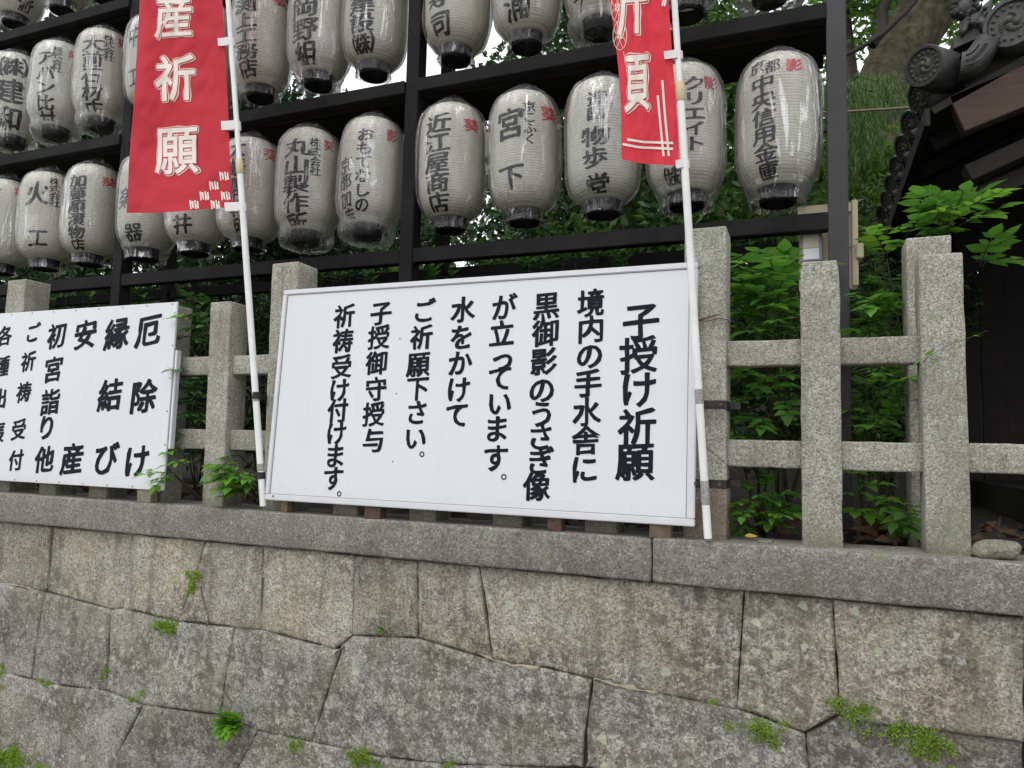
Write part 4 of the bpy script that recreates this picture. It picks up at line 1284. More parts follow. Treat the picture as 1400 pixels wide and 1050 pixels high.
# ------------------------------------------------------------------ small roofed building at the right
bd = thing('shrine_pavilion', 'dark wooden shrine pavilion with tiled gable roof, its eave corner showing at the upper right', 'building', (1.6, 1.6, 0))
def bp(name, me): return link(name, me, bd)
E = at(1262, 90, 0.88)          # corner tile
E2 = at(1380, 35, 0.88)         # ridge-end disc up the verge
sl = (E2 - E); slope = sl.z / sl.x
up = Vector((1, 0, 0.50)).normalized(); nup = Vector((-up.z, 0, up.x))
def disc_tile(name, c, ax, r, length, rim=.16, det=True, mat=M_tile, parent=bd):
    """round end tile: cylinder with a recessed face, a raised rim, a ring of beads and a comma swirl"""
    ax = ax.normalized(); a = ax.cross(Vector((0, 0, 1))).normalized(); b = a.cross(ax).normalized()
    n = 32; V = []; Fc = []
    prof_ = [(r * .96, length), (r, length * .5), (r, .004), (r * .97, 0), (r * (1 - rim), .0), (r * (1 - rim * 1.25), .010), (r * .02, .010)]
    for rr, d in prof_:
        for k in range(n):
            w = 2 * math.pi * k / n
            V.append(c + ax * d + rr * (math.cos(w) * a + math.sin(w) * b))
    for i in range(len(prof_) - 1):
        for k in range(n): Fc.append((i * n + k, i * n + (k + 1) % n, (i + 1) * n + (k + 1) % n, (i + 1) * n + k))
    me_ = mesh(name, V, Fc, mat, True); me_.set_sharp_from_angle(angle=R_(40))
    o = link(name, me_, parent)
    if det:
        V = []; Fc = []
        def blob(q, s, fl=1.3):
            k0 = len(V); m_ = 8
            V.append(q - ax * s * fl)
            for rr, d in ((.7, -.42 * fl), (1.0, 0)):
                for k in range(m_):
                    w = 2 * math.pi * k / m_
                    V.append(q + ax * d * s + rr * s * (math.cos(w) * a + math.sin(w) * b))
            for k in range(m_):
                Fc.append((k0, k0 + 1 + k, k0 + 1 + (k + 1) % m_))
                Fc.append((k0 + 1 + k, k0 + 1 + m_ + k, k0 + 1 + m_ + (k + 1) % m_, k0 + 1 + (k + 1) % m_))
        f = c + ax * .010
        for k in range(16):
            w = 2 * math.pi * k / 16
            blob(f + r * .66 * (math.cos(w) * a + math.sin(w) * b), r * .09)
        for k in range(3):
            w0 = 2 * math.pi * k / 3
            for j in range(7):
                w = w0 + j * .28
                blob(f + r * (.16 + .045 * j) * (math.cos(w) * a + math.sin(w) * b), r * (.17 - .017 * j))
        me = mesh('crest', V, Fc, mat, True)
        me.materials.clear(); me.materials.append(M_crest); e = link('crest', me, o)
    return o
ax0 = Vector((.62, .78, .10))
disc_tile('corner_tile', E, ax0, .083, .24)
disc_tile('ridge_end_tile', E2 + Vector((0, -.03, 0)), Vector((.35, .93, .05)), .098, .26)
# curved verge band between them with a raised key pattern
def verge_pt(f, off=0.0):
    q = E + Vector((.13, .02, -.015)) + (E2 - E - Vector((.20, 0, .03))) * f
    q.z -= 0.030 * math.sin(math.pi * f)
    return q
V = []; Q = []; nseg = 18
for i in range(nseg + 1):
    f = i / nseg; c = verge_pt(f)
    tn = (verge_pt(min(1, f + .02)) - verge_pt(max(0, f - .02))).normalized()
    nn_ = Vector((-tn.z, 0, tn.x)); hh = .045
    for yy, s_ in ((-.03, -hh), (-.05, -hh * .6), (-.05, hh * .6), (-.03, hh), (.16, hh * 1.1), (.16, -hh)):
        V.append(c + Vector((0, yy, 0)) + nn_ * s_)
for i in range(nseg):
    for k in range(6): Q.append((i * 6 + k, i * 6 + (k + 1) % 6, (i + 1) * 6 + (k + 1) % 6, (i + 1) * 6 + k))
bp('verge_tile', mesh('verge_tile', V, Q, M_tile, True))
V = []; Q = []
for i in range(11):
    f = .22 + i * .060; c = verge_pt(f) + Vector((0, -.052, 0)); s_ = .011
    k0 = len(V)
    for dx, dz in ((-s_, 0), (0, -s_), (s_, 0), (0, s_)): V.append(c + Vector((dx, 0, dz)))
    V.append(c + Vector((0, -.006, 0)))
    for k in range(4): Q.append((k0 + k, k0 + (k + 1) % 4, k0 + 4))
bp('verge_pattern', mesh('verge_pattern', V, Q, M_tile))
for s_ in (-.022, .022):
    pts = []
    for i in range(12):
        f = .16 + .62 * i / 11; tn = (verge_pt(min(1, f + .02)) - verge_pt(max(0, f - .02))).normalized()
        pts.append(verge_pt(f) + Vector((0, -.052, 0)) + Vector((-tn.z, 0, tn.x)) * s_)
    bp('verge_moulding', tube(pts, .0035, 6, 'verge_moulding', M_tile))
# guardian-beast ornament on the verge: a crouched, maned, curled figure
q0 = at(1330, 62, .92)
bm = bmesh.new()
def lump(c, s, rot=None):
    r_ = bmesh.ops.create_icosphere(bm, subdivisions=3, radius=1.0)
    for v in r_['verts']:
        v.co = Vector((v.co.x * s[0], v.co.y * s[1], v.co.z * s[2]))
        if rot: v.co.rotate(rot)
        v.co += c
from mathutils import Euler
q0 = at(1326, 48, .96)
lump(q0 + Vector((.02, .03, .06)), (.055, .06, .06))
lump(q0 + Vector((-.022, .0, .115)), (.040, .045, .042))
lump(q0 + Vector((-.050, -.01, .100)), (.022, .028, .018))
lump(q0 + Vector((.060, .03, .10)), (.020, .022, .06), Euler((0, R_(25), 0)))
lump(q0 + Vector((-.020, -.02, .030)), (.017, .022, .045), Euler((0, R_(15), 0)))
lump(q0 + Vector((.045, -.02, .025)), (.020, .024, .04), Euler((0, R_(-20), 0)))
for k in range(12):
    w = k * 0.55
    lump(q0 + Vector((-.018 + .040 * math.cos(w), -.025 - .008 * (k % 2), .118 + .038 * math.sin(w))), (.011, .012, .011))
for k in range(9):
    w = k * .7
    lump(q0 + Vector((.022 + .036 * math.cos(w), -.030, .062 + .034 * math.sin(w))), (.010, .012, .010))
for v in bm.verts:
    v.co += .006 * noise.noise_vector(v.co * 30) + .003 * noise.noise_vector(v.co * 60)
bp('beast_ornament', bm_mesh('beast_ornament', bm, M_tile, True))
V_ = [q0 + Vector(v) for v in ((-.06, -.01, -.01), (.09, -.01, .05), (.12, .10, .07), (-.06, .10, .0), (-.06, -.01, -.05), (.09, -.01, -.0), (.12, .10, .02), (-.06, .10, -.05))]
bp('ornament_base', mesh('ornament_base', V_, [(0, 1, 2, 3), (4, 7, 6, 5), (0, 4, 5, 1), (1, 5, 6, 2), (2, 6, 7, 3), (3, 7, 4, 0)], M_tile))

# roof: rows of round tiles running up the slope, one behind the other along the eave
pitch = 0.285; nrow = 14; RL = 2.6
ez = E + Vector((.0, 0.02, -.075))
for k in range(nrow):
    y = E.y + .20 + k * pitch
    c = Vector((ez.x + .01, y, ez.z + .015))
    disc_tile('round_tile', c, Vector((up.x, 0.30, up.z)), .084, .16, det=(k < 4))
    pts = [c + up * (.12 + j * .31) + nup * (.010 * (j % 2)) for j in range(9)]
    bp('round_tile_row', tube(pts, .078, 14, 'round_tile_row', M_tile))
    # pan tile between, sagging
    V = []; Q = []
    for j in range(10):
        for i in range(7):
            f = i / 6
            V.append(Vector((ez.x + .0, y + .05 + (pitch - .10) * f, ez.z - .02)) + up * (j * .27) + nup * (.012 * (j % 2) - .035 * math.sin(math.pi * f)))
    for j in range(9):
        for i in range(6): Q.append((j * 7 + i, j * 7 + i + 1, (j + 1) * 7 + i + 1, (j + 1) * 7 + i))
    k0 = len(V)
    V += [v - nup * .03 for v in V[:7]]
    for i in range(6): Q.append((i, k0 + i, k0 + i + 1, i + 1))
    bp('pan_tile', mesh('pan_tile', V, Q, M_tile, True))
def beam(name, a, b, w, h, mat, ext=None):
    """box beam from a to b (top centre line), width w along y or x, height h"""
    a, b = Vector(a), Vector(b); t = (b - a).normalized()
    side = t.cross(Vector((0, 0, 1))).normalized() * w / 2; dn = side.cross(t).normalized() * h
    if dn.z > 0: dn = -dn
    V = [a + side, a - side, a - side + dn, a + side + dn, b + side, b - side, b - side + dn, b + side + dn]
    bm = bmesh.new(); vv = [bm.verts.new(v) for v in V]
    for f in ((0, 1, 2, 3), (7, 6, 5, 4), (0, 4, 5, 1), (1, 5, 6, 2), (2, 6, 7, 3), (3, 7, 4, 0)): bm.faces.new([vv[i] for i in f])
    bmesh.ops.recalc_face_normals(bm, faces=bm.faces[:])
    bmesh.ops.bevel(bm, geom=bm.edges[:], offset=min(.004, w * .1), segments=1, affect='EDGES')
    bp(name, bm_mesh(name, bm, mat))
yR0, yR1 = E.y + .05, E.y + nrow * pitch
# roof deck
dk = ez + Vector((.03, 0, -.085))
V = [Vector((dk.x, yR0, dk.z)), Vector((dk.x, yR1, dk.z)), Vector((dk.x, yR1, dk.z)) + up * RL, Vector((dk.x, yR0, dk.z)) + up * RL]
V += [v - nup * .03 for v in V]
bp('roof_deck', mesh('roof_deck', V, [(0, 1, 2, 3), (7, 6, 5, 4), (0, 4, 5, 1), (1, 5, 6, 2), (2, 6, 7, 3), (3, 7, 4, 0)], M_darkwood))
# far slope
rt = Vector((dk.x, 0, dk.z)) + up * RL
V = [Vector((rt.x, yR0, rt.z)), Vector((rt.x, yR1, rt.z)), Vector((rt.x + 2.4, yR1, rt.z - 1.2)), Vector((rt.x + 2.4, yR0, rt.z - 1.2))]
V += [v + Vector((0, 0, -.05)) for v in V]
bp('roof_deck', mesh('roof_deck', V, [(0, 1, 2, 3), (7, 6, 5, 4), (0, 4, 5, 1), (1, 5, 6, 2), (2, 6, 7, 3), (3, 7, 4, 0)], M_tile))
# gable boards, one set behind the other, read from the photograph
def bargeboard(name, pl, pr, h_px, Y, th, mat):
    a = at(*pl, Y); b = at(*pr, Y); lo = at(h_px[0], h_px[1], Y)
    t = (b - a).normalized(); h = abs((lo - a).dot(Vector((-t.z, 0, t.x))))
    b = a + t * 2.2
    beam(name, a + Vector((0, th / 2, 0)), b + Vector((0, th / 2, 0)), th, h, mat)
bargeboard('upper_gable_board', (1307, 93), (1400, 52), (1312, 124), .97, .05, M_darkwood)
bargeboard('gable_board', (1297, 132), (1400, 88), (1318, 180), .93, .07, M_barge)
bargeboard('rafter', (1318, 226), (1400, 188), (1330, 246), 1.05, .09, M_darkwood)
bargeboard('tie_beam', (1302, 270), (1400, 226), (1310, 292), 1.15, .12, M_darkwood)
for k in range(9):
    y = E.y + .32 + k * .34
    a = Vector((dk.x + .02, y, dk.z - .032)); beam('rafter', a, a + up * (RL - .1), .05, .065, M_darkwood)
beam('eave_board', (dk.x - .012, yR0, dk.z + .0), (dk.x - .012, yR1, dk.z + .0), .022, .075, M_darkwood)
for (x, y) in ((1.02, 1.25), (1.02, 3.6), (3.6, 1.25), (3.6, 3.6)):
    bp('post', bm_mesh('post', box_bm(x - .07, x + .07, y - .07, y + .07, -.02, 2.16, .006), M_darkwood))
beam('purlin', (1.02, .95, 2.36), (1.02, 4.7, 2.36), .13, .16, M_darkwood)
for k in range(17):
    x = 1.10 + k * .148
    bp('wall_board', bm_mesh('wall_board', box_bm(x, x + .1475, 3.55 + .004 * (k % 2), 3.58 + .004 * (k % 2), 0.02, 2.6, .002), M_darkwood))
for k in range(14):
    y = 1.36 + k * .155
    bp('wall_board', bm_mesh('wall_board', box_bm(3.62 + .004 * (k % 2), 3.65, y, y + .1545, 0.02, 2.4, .002), M_darkwood))
bp('floor_deck', bm_mesh('floor_deck', box_bm(.95, 3.7, 1.2, 3.65, -.02, .16, .005), M_darkwood))
bp('sill_beam', bm_mesh('sill_beam', box_bm(1.10, 3.5, 1.20, 1.30, .30, .42, .005), M_darkwood))
bp('gable_wall', mesh('gable_wall', [(1.0, 1.22, 2.2), (3.7, 1.22, 2.2), (3.7, 1.22, 2.75), (2.9, 1.22, 3.15), (1.0, 1.22, 2.25)], [(0, 1, 2, 3, 4)], M_darkwood))

# ------------------------------------------------------------------ foliage
def rv(s=1.0): return Vector(rng.normal(0, s, 3))
def frames(n, dirs=None, spread=1.0):
    """random leaf frames: axis a (length), b (width)"""
    a = rng.normal(0, 1, (n, 3)) if dirs is None else dirs + rng.normal(0, spread, (n, 3))
    a /= np.linalg.norm(a, axis=1)[:, None]
    r = rng.normal(0, 1, (n, 3)); r[:, 2] *= .4
    b = np.cross(a, r); b /= np.linalg.norm(b, axis=1)[:, None] + 1e-9
    return a, b
def leaf_cloud(name, C_, L_, W_, mat, parent=None, dirs=None, spread=1.0):
    n = len(C_)
    a, b = frames(n, dirs, spread)
    L_ = L_ * rng.uniform(.6, 1.25, (n, 1)); W_ = W_ * rng.uniform(.7, 1.2, (n, 1))
    c = np.cross(a, b)
    v0 = C_ - a * L_ * .5
    v1 = C_ + b * W_ * .5 + c * W_ * .18 - a * L_ * .05
    v2 = C_ + a * L_ * .5 - c * L_ * .08
    v3 = C_ - b * W_ * .5 + c * W_ * .18 - a * L_ * .05
    V = np.stack([v0, v1, v2, v3], 1).reshape(-1, 3)
    i = np.arange(n)[:, None] * 4
    Fq = np.concatenate([i + np.array([[0, 1, 2]]), i + np.array([[0, 2, 3]])], 0)
    return link(name, np_mesh(name, V, Fq, mat, False), parent)
def clumps(center, size, nclump, per, cs, squash=.7):
    """leaf positions gathered in clumps spread over an ellipsoid"""
    d = rng.normal(0, 1, (nclump, 3)); d /= np.linalg.norm(d, axis=1)[:, None]
    rr = rng.uniform(.25, 1, (nclump, 1)) ** .6
    cc = np.array(center) + d * rr * np.array(size)
    s = cs * rng.uniform(.5, 1.3, (nclump, 1, 1))
    e = rng.normal(0, 1, (nclump, per, 3)); e[..., 2] *= squash
    e = e / (np.linalg.norm(e, axis=2, keepdims=True) + 1e-9) * rng.uniform(.1, 1, (nclump, per, 1)) ** .5
    return (cc[:, None, :] + e * s).reshape(-1, 3), cc
def tree(label, x, y, h, tr, csize, ccz, ncl, per, cs, leafL, mat, bark=M_bark2, lean=(0, 0), group='trees in the wood behind the rack', limbs=6):
    z0 = max(0, (y - 3.5) * .2) - .3
    t = thing('forest_tree', label, 'tree', (x, y, z0), group)
    pts = []; rad = []
    for k in range(9):
        f = k / 8
        pts.append(Vector((x + lean[0] * f * h + .12 * math.sin(f * 5 + x), y + lean[1] * f * h + .1 * math.cos(f * 4 + y), z0 + h * f)))
        rad.append(tr * (1.25 - f * .95) * (1.25 if k == 0 else 1))
    link('trunk', tube(pts, rad, 14, 'trunk', bark), t)
    cen = np.array([x + lean[0] * h * .8, y + lean[1] * h * .8, z0 + ccz])
    C_, cc = clumps(cen, csize, ncl, per, cs)
    ids = rng.choice(len(cc), min(limbs, len(cc)), replace=False)
    for i in ids:
        e = Vector(cc[i]); f = min(.9, max(.25, (e.z - z0) / h - .12)); s = pts[int(f * 8)]
        mid = (s + e) / 2 + Vector((0, 0, .15))
        link('limb', tube([s, mid, e], [tr * .35, tr * .2, tr * .06], 7, 'limb', bark), t)
    leaf_cloud('crown', C_, leafL, leafL * .5, mat, t)['kind'] = 'stuff'
    return t
tree('broad evergreen tree with dense dark crown behind the left end of the rack', -9.5, 4.6, 7.0, .22, (2.6, 1.7, 3.0), 3.4, 90, 230, .55, .13, M_leafdark)
tree('dark evergreen tree standing behind the two left bays of the rack', -6.9, 4.0, 6.5, .18, (1.8, 1.4, 2.5), 3.4, 80, 230, .5, .12, M_leafdark)
tree('slender dark tree behind the middle left bay of the rack', -5.9, 5.6, 6.0, .14, (1.0, 1.3, 2.2), 2.6, 60, 220, .45, .12, M_leafdark)
tree('low bushy dark tree behind the middle black post', -3.3, 3.6, 2.5, .10, (1.2, 1.0, .95), 1.3, 45, 200, .4, .11, M_leafmid)
tree('dark leafy tree behind the right bay of the rack', -1.9, 5.2, 6.2, .17, (1.6, 1.4, 2.4), 3.4, 75, 220, .5, .12, M_leafdark)
tree('mid green tree with hanging crown behind the right end of the rack', -1.0, 4.8, 5.6, .15, (1.3, 1.2, 2.0), 2.9, 60, 210, .45, .12, M_leafmid)
tree('pale green sparse tree far back between the end post and the pavilion roof', 1.2, 10.5, 9.5, .20, (2.0, 1.8, 3.0), 5.0, 46, 110, .6, .15, M_leafsun)
tree('bright leafy tree behind the pavilion roof at the upper right', 4.2, 9.0, 8.8, .20, (2.0, 1.8, 3.0), 6.2, 50, 130, .6, .14, M_leafsun)
tree('tall thin tree with pale bark just right of the end post', .56, 6.6, 8.0, .085, (.7, 1.2, 1.0), 2.2, 14, 110, .4, .11, M_leafmid, lean=(-.02, 0))
tree('high pale crowned tree at the top behind the middle of the rack', -2.6, 12.5, 10.5, .25, (2.2, 2.0, 2.6), 6.0, 40, 90, .7, .16, M_leafsun)
yt_ = at(1204, 262, 4.3)
t = thing('young_tree', 'small pale green leafy tree between the end post and the tiled eave', 'tree', (yt_.x, 4.3, 0))
C_, cc = clumps(yt_, (.48, .5, .62), 34, 90, .22)
leaf_cloud('crown', C_, .075, .036, M_leafsun, t)['kind'] = 'stuff'
link('trunk', tube([(yt_.x, 4.3, -.05), (yt_.x + .05, 4.3, 1.0), tuple(yt_)], [.03, .025, .012], 8, 'trunk', M_bark2), t)
# big leaning trunk behind the roof corner
bt = thing('leaning_tree', 'thick mossy tree trunk leaning to the right behind the pavilion roof corner', 'tree', at(1180, 330, 5.5), None)
pts = [at(1160, 420, 5.3), at(1178, 260, 5.4), at(1196, 150, 5.5), at(1232, 70, 5.6), at(1278, -5, 5.7), at(1330, -90, 5.8), at(1390, -190, 5.9), at(1440, -300, 6.0)]
pts = [Vector((pts[0].x - .1, 5.3, .2))] + pts
Vt = tube(pts, [.42, .38, .34, .30, .28, .27, .25, .22, .16], 26, 'trunk', M_bark)
for v in Vt.vertices: v.co += .045 * noise.noise_vector(v.co * 4) + .02 * noise.noise_vector(v.co * 13)
link('trunk', Vt, bt)
link('limb', tube([at(1330, -90, 5.8), at(1270, -160, 5.5), at(1200, -260, 5.2)], [.12, .08, .04], 8, 'limb', M_bark), bt)
br = [at(1192, 62, 5.0), at(1208, 40, 5.05), at(1206, 15, 5.1), at(1218, -15, 5.1), at(1222, -60, 5.2)]
link('limb', tube(br, [.045, .045, .05, .045, .04], 8, 'limb', M_darkwood), bt)
C_, cc = clumps(at(1330, -190, 5.6), (2.2, 1.4, 1.3), 60, 150, .5)
leaf_cloud('crown', C_, .13, .065, M_leafsun, bt)['kind'] = 'stuff'
# small boughs of leaves seen against the sky to the right of the end post
# dark branch line crossing the trunk
fb = thing('fallen_branch', 'thin dark bare branch slanting up across the mossy trunk beside the end post', 'branch', at(1165, 62, 4.6))
link('branch', tube([at(1150, 78, 4.5), at(1172, 68, 4.55), at(1205, 48, 4.6), at(1240, 15, 4.7), at(1268, -20, 4.8)], [.012, .02, .024, .022, .02], 8, 'branch', M_darkwood), fb)
link('twig', tube([at(1180, 52, 4.55), at(1160, 52, 4.55), at(1140, 55, 4.5)], .006, 6, 'twig', M_darkwood), fb)
rp = thing('rope', 'thin pale rope stretched level between the end post and the pavilion roof', 'rope', at(1150, 152, 2.4))
link('strand', tube([at(1100, 155, 2.2), at(1165, 152, 2.3), at(1200, 150, 2.35), at(1246, 147, 2.4)], .008, 8, 'strand', simple('old_rope', (.20, .16, .11), .9)), rp)

# hanging conifer boughs
cf = thing('conifer_bough', 'drooping green conifer boughs hanging right beside the end post', 'branch', at(1200, 110, 3.4))
nb_ = 0; Cs = []; Ds = []
for k in range(64):
    px = 1160 + 86 * rng.uniform(0, 1) ** 1.5; py = rng.uniform(98, 150)
    yy = rng.uniform(3.0, 3.9)
    a = at(px, py, yy); ln = rng.uniform(.10, .30) + (rng.uniform(0, .42) if px < 1198 else 0)
    sw = rng.normal(0, .05)
    for j in range(int(ln * 230)):
        f = rng.uniform(0, 1)
        q = a + Vector((sw * f + rng.normal(0, .014), rng.normal(0, .014), -ln * f))
        Cs.append(q); Ds.append((sw * 2 + rng.normal(0, .25), rng.normal(0, .25), -1))
leaf_cloud('needles', np.array([tuple(c) for c in Cs]), .070, .0065, M_needle, cf, np.array(Ds), .1)['kind'] = 'stuff'
for k in range(4):
    a = at(1160, 112 + k * 9, 3.4); b = at(1245, 106 + k * 8, 3.5)
    tw = [a + (b - a) * (j / 8) + rv(.012) + Vector((0, 0, .02 * math.sin(j))) for j in range(9)]
    link('twig', tube(tw, [.007 - .0006 * j for j in range(9)], 6, 'twig', M_bark), cf)
# far-off wood filling the hillside
Cs = []
for k in range(420):
    x = rng.uniform(-30, 16); y = rng.uniform(9, 20)
    ds = math.hypot(x, y + 2.4)
    el = .37 if -.66 < x / (y + 2.4) < -.40 else .46
    z = rng.uniform((y - 3.5) * .2 - .2, .3 + el * ds - .9)
    C_, cc = clumps((x, y, z), (1.0, .8, .9), 6, 56, .65)
    Cs.append(C_)
leaf_cloud('distant_wood', np.vstack(Cs), .24, .13, M_leafdark)['kind'] = 'stuff'
# evergreen hedge line directly behind the rack
def bush(label, x, y, w, h, n, mat, leafL=.07, group='dark bushes behind the rack', z0=0.0):
    t = thing('bush', label, 'bush', (x, y, z0), group)
    C_, cc = clumps((x, y, z0 + h * .55), (w / 2, .38, h * .46), n, 70, .20)
    leaf_cloud('foliage', C_, leafL, leafL * .42, mat, t)['kind'] = 'stuff'
    for k in range(7):
        e = Vector(cc[k]); link('stem', tube([(x + rng.normal(0, .06), y, z0 - .02), ((x + e.x) / 2, (y + e.y) / 2, e.z * .5), e], [.014, .010, .004], 6, 'stem', M_stem), t)
    return t
for lab, x, y, w, h, n, m in (
    ('dark evergreen bush behind the far left of the left notice board', -5.6, 1.7, 1.3, 1.5, 60, M_leafdark),
    ('dark bush with lighter tips behind the left notice board', -4.4, 1.5, 1.2, 1.4, 55, M_leafmid),
    ('dark evergreen bush behind the thin left black post', -3.5, 1.75, 1.2, 1.35, 55, M_leafdark),
    ('leafy bush behind the left end of the large notice board', -2.6, 1.45, 1.1, 1.42, 55, M_leafdark),
    ('dark bush behind the middle black post', -1.7, 1.6, 1.2, 1.40, 55, M_leafmid),
    ('dark bush behind the right half of the large notice board', -.85, 1.5, 1.1, 1.38, 55, M_leafdark),
    ('dark bush behind the last bay beside the end post', -.05, 1.9, 1.1, 1.55, 60, M_leafmid),
    ('dark tall bush between the end post and the pavilion', .45, 2.9, .9, 2.0, 60, M_leafdark)):
    bush(lab, x, y, w, h, n, m)

# ---- shrubs whose leaves can be told apart: every leaf an object sharing one mesh
def leaf_mesh(name, mat, Ln=1.0, Wd=.50, fold=.10, droop=.10, tip=.25):
    st = [(0, 0), (.18, .62), (.42, 1.0), (.66, .74), (.86, .30), (1, 0)]
    V = []; 
    for f, w in st:
        z = -droop * f * f
        V.append((f * Ln, 0, z)); 
    mid = list(range(6)); lft = []; rgt = []
    for f, w in st[1:-1]:
        z = -droop * f * f + fold * w * .5
        lft.append(len(V)); V.append((f * Ln - .02, w * Wd / 2, z))
        rgt.append(len(V)); V.append((f * Ln - .02, -w * Wd / 2, z))
    Fc = []
    for S, fl in ((lft, False), (rgt, True)):
        def ad(*q): Fc.append(q[::-1] if fl else q)
        ad(mid[0], mid[1], S[0])
        for i in range(3): ad(mid[i + 1], mid[i + 2], S[i + 1], S[i])
        ad(mid[4], mid[5], S[3])
    return mesh(name, V, Fc, mat, True)
LM = {'fresh': leaf_mesh('leaf', M_leafshrub), 'lime': leaf_mesh('leaf', M_leaflime, 1, .5), 'gloss': leaf_mesh('leaf', M_leafgloss, 1, .46, .16), 'dead': leaf_mesh('leaf', M_deadleaf, 1, .62, .3, .35)}
def add_leaf(P, d, size, kind, parent, up_=Vector((0, 0, 1)), roll=0.0):
    o = bpy.data.objects.new('leaf', LM[kind]); COL.objects.link(o)
    d = d.normalized(); y = up_.cross(d)
    if y.length < .05: y = Vector((1, 0, 0)).cross(d)
    y.normalize(); z = d.cross(y)
    Mx = Matrix((d, y, z)).transposed().to_4x4()
    o.parent = parent
    o.matrix_basis = Matrix.Translation(Vector(P) - parent.location) @ Mx @ Matrix.Rotation(roll, 4, 'X') @ Matrix.Diagonal((size, size, size, 1))
    return o
def spray(P, d, n, size, kind, parent, pts_out, terminal=True):
    """pinnate spray: leaflets in pairs along a stalk"""
    d = d.normalized(); side = d.cross(Vector((0, 0, 1)))
    if side.length < .1: side = Vector((1, 0, 0))
    side.normalize(); upv = side.cross(d).normalized()
    Ln = size * n * .48
    pts = []
    for i in range(n + 1):
        f = i / n; pts.append(P + d * Ln * f - Vector((0, 0, .10 * Ln * f * f)))
    pts_out.append(pts)
    for i in range(1, n + 1):
        for s_ in (-1, 1):
            dd = d * .55 + side * s_ * (.95 + rng.normal(0, .12)) + upv * rng.normal(.02, .18) + Vector((0, 0, -.12))
            add_leaf(pts[i], dd, size * rng.uniform(.55, 1.15) * (1 - .25 * abs(i / n - .5)), kind, parent, upv, rng.normal(0, .25))
    if terminal: add_leaf(pts[-1], d + Vector((0, 0, -.25)), size * 1.15, kind, parent, upv)
def stems_mesh(paths, parent, r=.0022, base=None, name='stem'):
    V = []; Fc = []
    allp = [(p_, r) for p_ in paths]
    if base is not None:
        for p_ in paths[::max(1, len(paths) // 3)]:
            allp.append(([base + rv(.02) * Vector((1, 1, 0)).x if False else base, (base + p_[0]) / 2 + rv(.02), p_[0]], r * 2))
    for pts, rr in allp:
        k0 = len(V); n = 5
        for i, p_ in enumerate(pts):
            t = (pts[min(i + 1, len(pts) - 1)] - pts[max(i - 1, 0)]).normalized()
            a = t.cross(Vector((.3, .5, .8))).normalized(); b = t.cross(a)
            for k in range(n):
                w = 2 * math.pi * k / n
                V.append(p_ + rr * (1 - .5 * i / len(pts)) * (math.cos(w) * a + math.sin(w) * b))
        for i in range(len(pts) - 1):
            for k in range(n): Fc.append((k0 + i * n + k, k0 + i * n + (k + 1) % n, k0 + (i + 1) * n + (k + 1) % n, k0 + (i + 1) * n + k))
    link(name, mesh(name, V, Fc, M_stem, True), parent)['kind'] = 'stuff'
def shrub(label, base, region, nspray, npair, size, kind, Yr, cat='shrub', name='leafy_shrub', outdir=None, limekeep=0.0, group=None):
    """region: list of (px, py, rx, ry, weight) blobs of the photograph that the sprays fill, at depths Yr"""
    base = Vector(base)
    t = thing(name, label, cat, base, group)
    paths = []
    wts = np.array([r[4] for r in region], float); wts /= wts.sum()
    for k in range(nspray):
        r = region[rng.choice(len(region), p=wts)]
        w = rng.uniform(0, 2 * math.pi); q = math.sqrt(rng.uniform(0, 1))
        P = at(r[0] + r[2] * q * math.cos(w), r[1] + r[3] * q * math.sin(w), rng.uniform(*Yr))
        d = (P - base); d.z *= .15; d = d.normalized() * .5 + Vector((rng.normal(0, .75), -abs(rng.normal(.45, .35)), rng.normal(-.12, .16)))
        if outdir: d += Vector(outdir)
        spray(P, d, npair, size * rng.uniform(.8, 1.2), 'lime' if rng.random() < limekeep else kind, t, paths)
    stems_mesh(paths, t, base=base)
    return t
# right side: big pinnate shrub behind the fence by the pavilion
shrub('bright green shrub with pointed paired leaves fanning out above the two right stone posts', (.42, .78, 0), [(1225, 330, 42, 26, 2), (1290, 303, 40, 18, 2.6), (1200, 385, 30, 45, 1.5), (1335, 372, 14, 16, .5)],
      30, 4, .070, 'fresh', (.60, .82), limekeep=.12)
shrub('green shrub with paired leaves filling the gap right of the end post', (.25, .85, 0), [(1205, 420, 34, 45, 1), (1210, 515, 40, 30, 1.2), (1205, 570, 36, 26, 1)], 46, 3, .070, 'fresh', (.50, .95))
shrub('fresh green shrub with broad leaves over the upper rail left of the end post', (-.12, .62, 0), [(1045, 390, 40, 36, 1.6), (1040, 440, 40, 26, 1.3)], 46, 3, .078, 'fresh', (.36, .60), limekeep=.18)
shrub('dark shrub with drooping leaves between the two rails beside the wired post', (-.2, .70, 0), [(1045, 545, 40, 50, 1), (1030, 585, 28, 26, .6)], 38, 3, .068, 'fresh', (.30, .66), limekeep=.06)
shrub('low bright fern-like plant below the lower rail beside the wired post', (-.16, .45, 0), [(1045, 685, 38, 22, 1), (1030, 705, 26, 14, .5)], 38, 4, .046, 'fresh', (.20, .48), 'plant', 'low_plant', limekeep=.4)
shrub('small dark seedlings below the lower rail near the rightmost post', (.18, .55, 0), [(1205, 690, 40, 20, 1), (1180, 655, 25, 20, .6), (1225, 705, 22, 10, .6)], 34, 2, .056, 'fresh', (.28, .62), 'plant', 'low_plant', limekeep=.3)
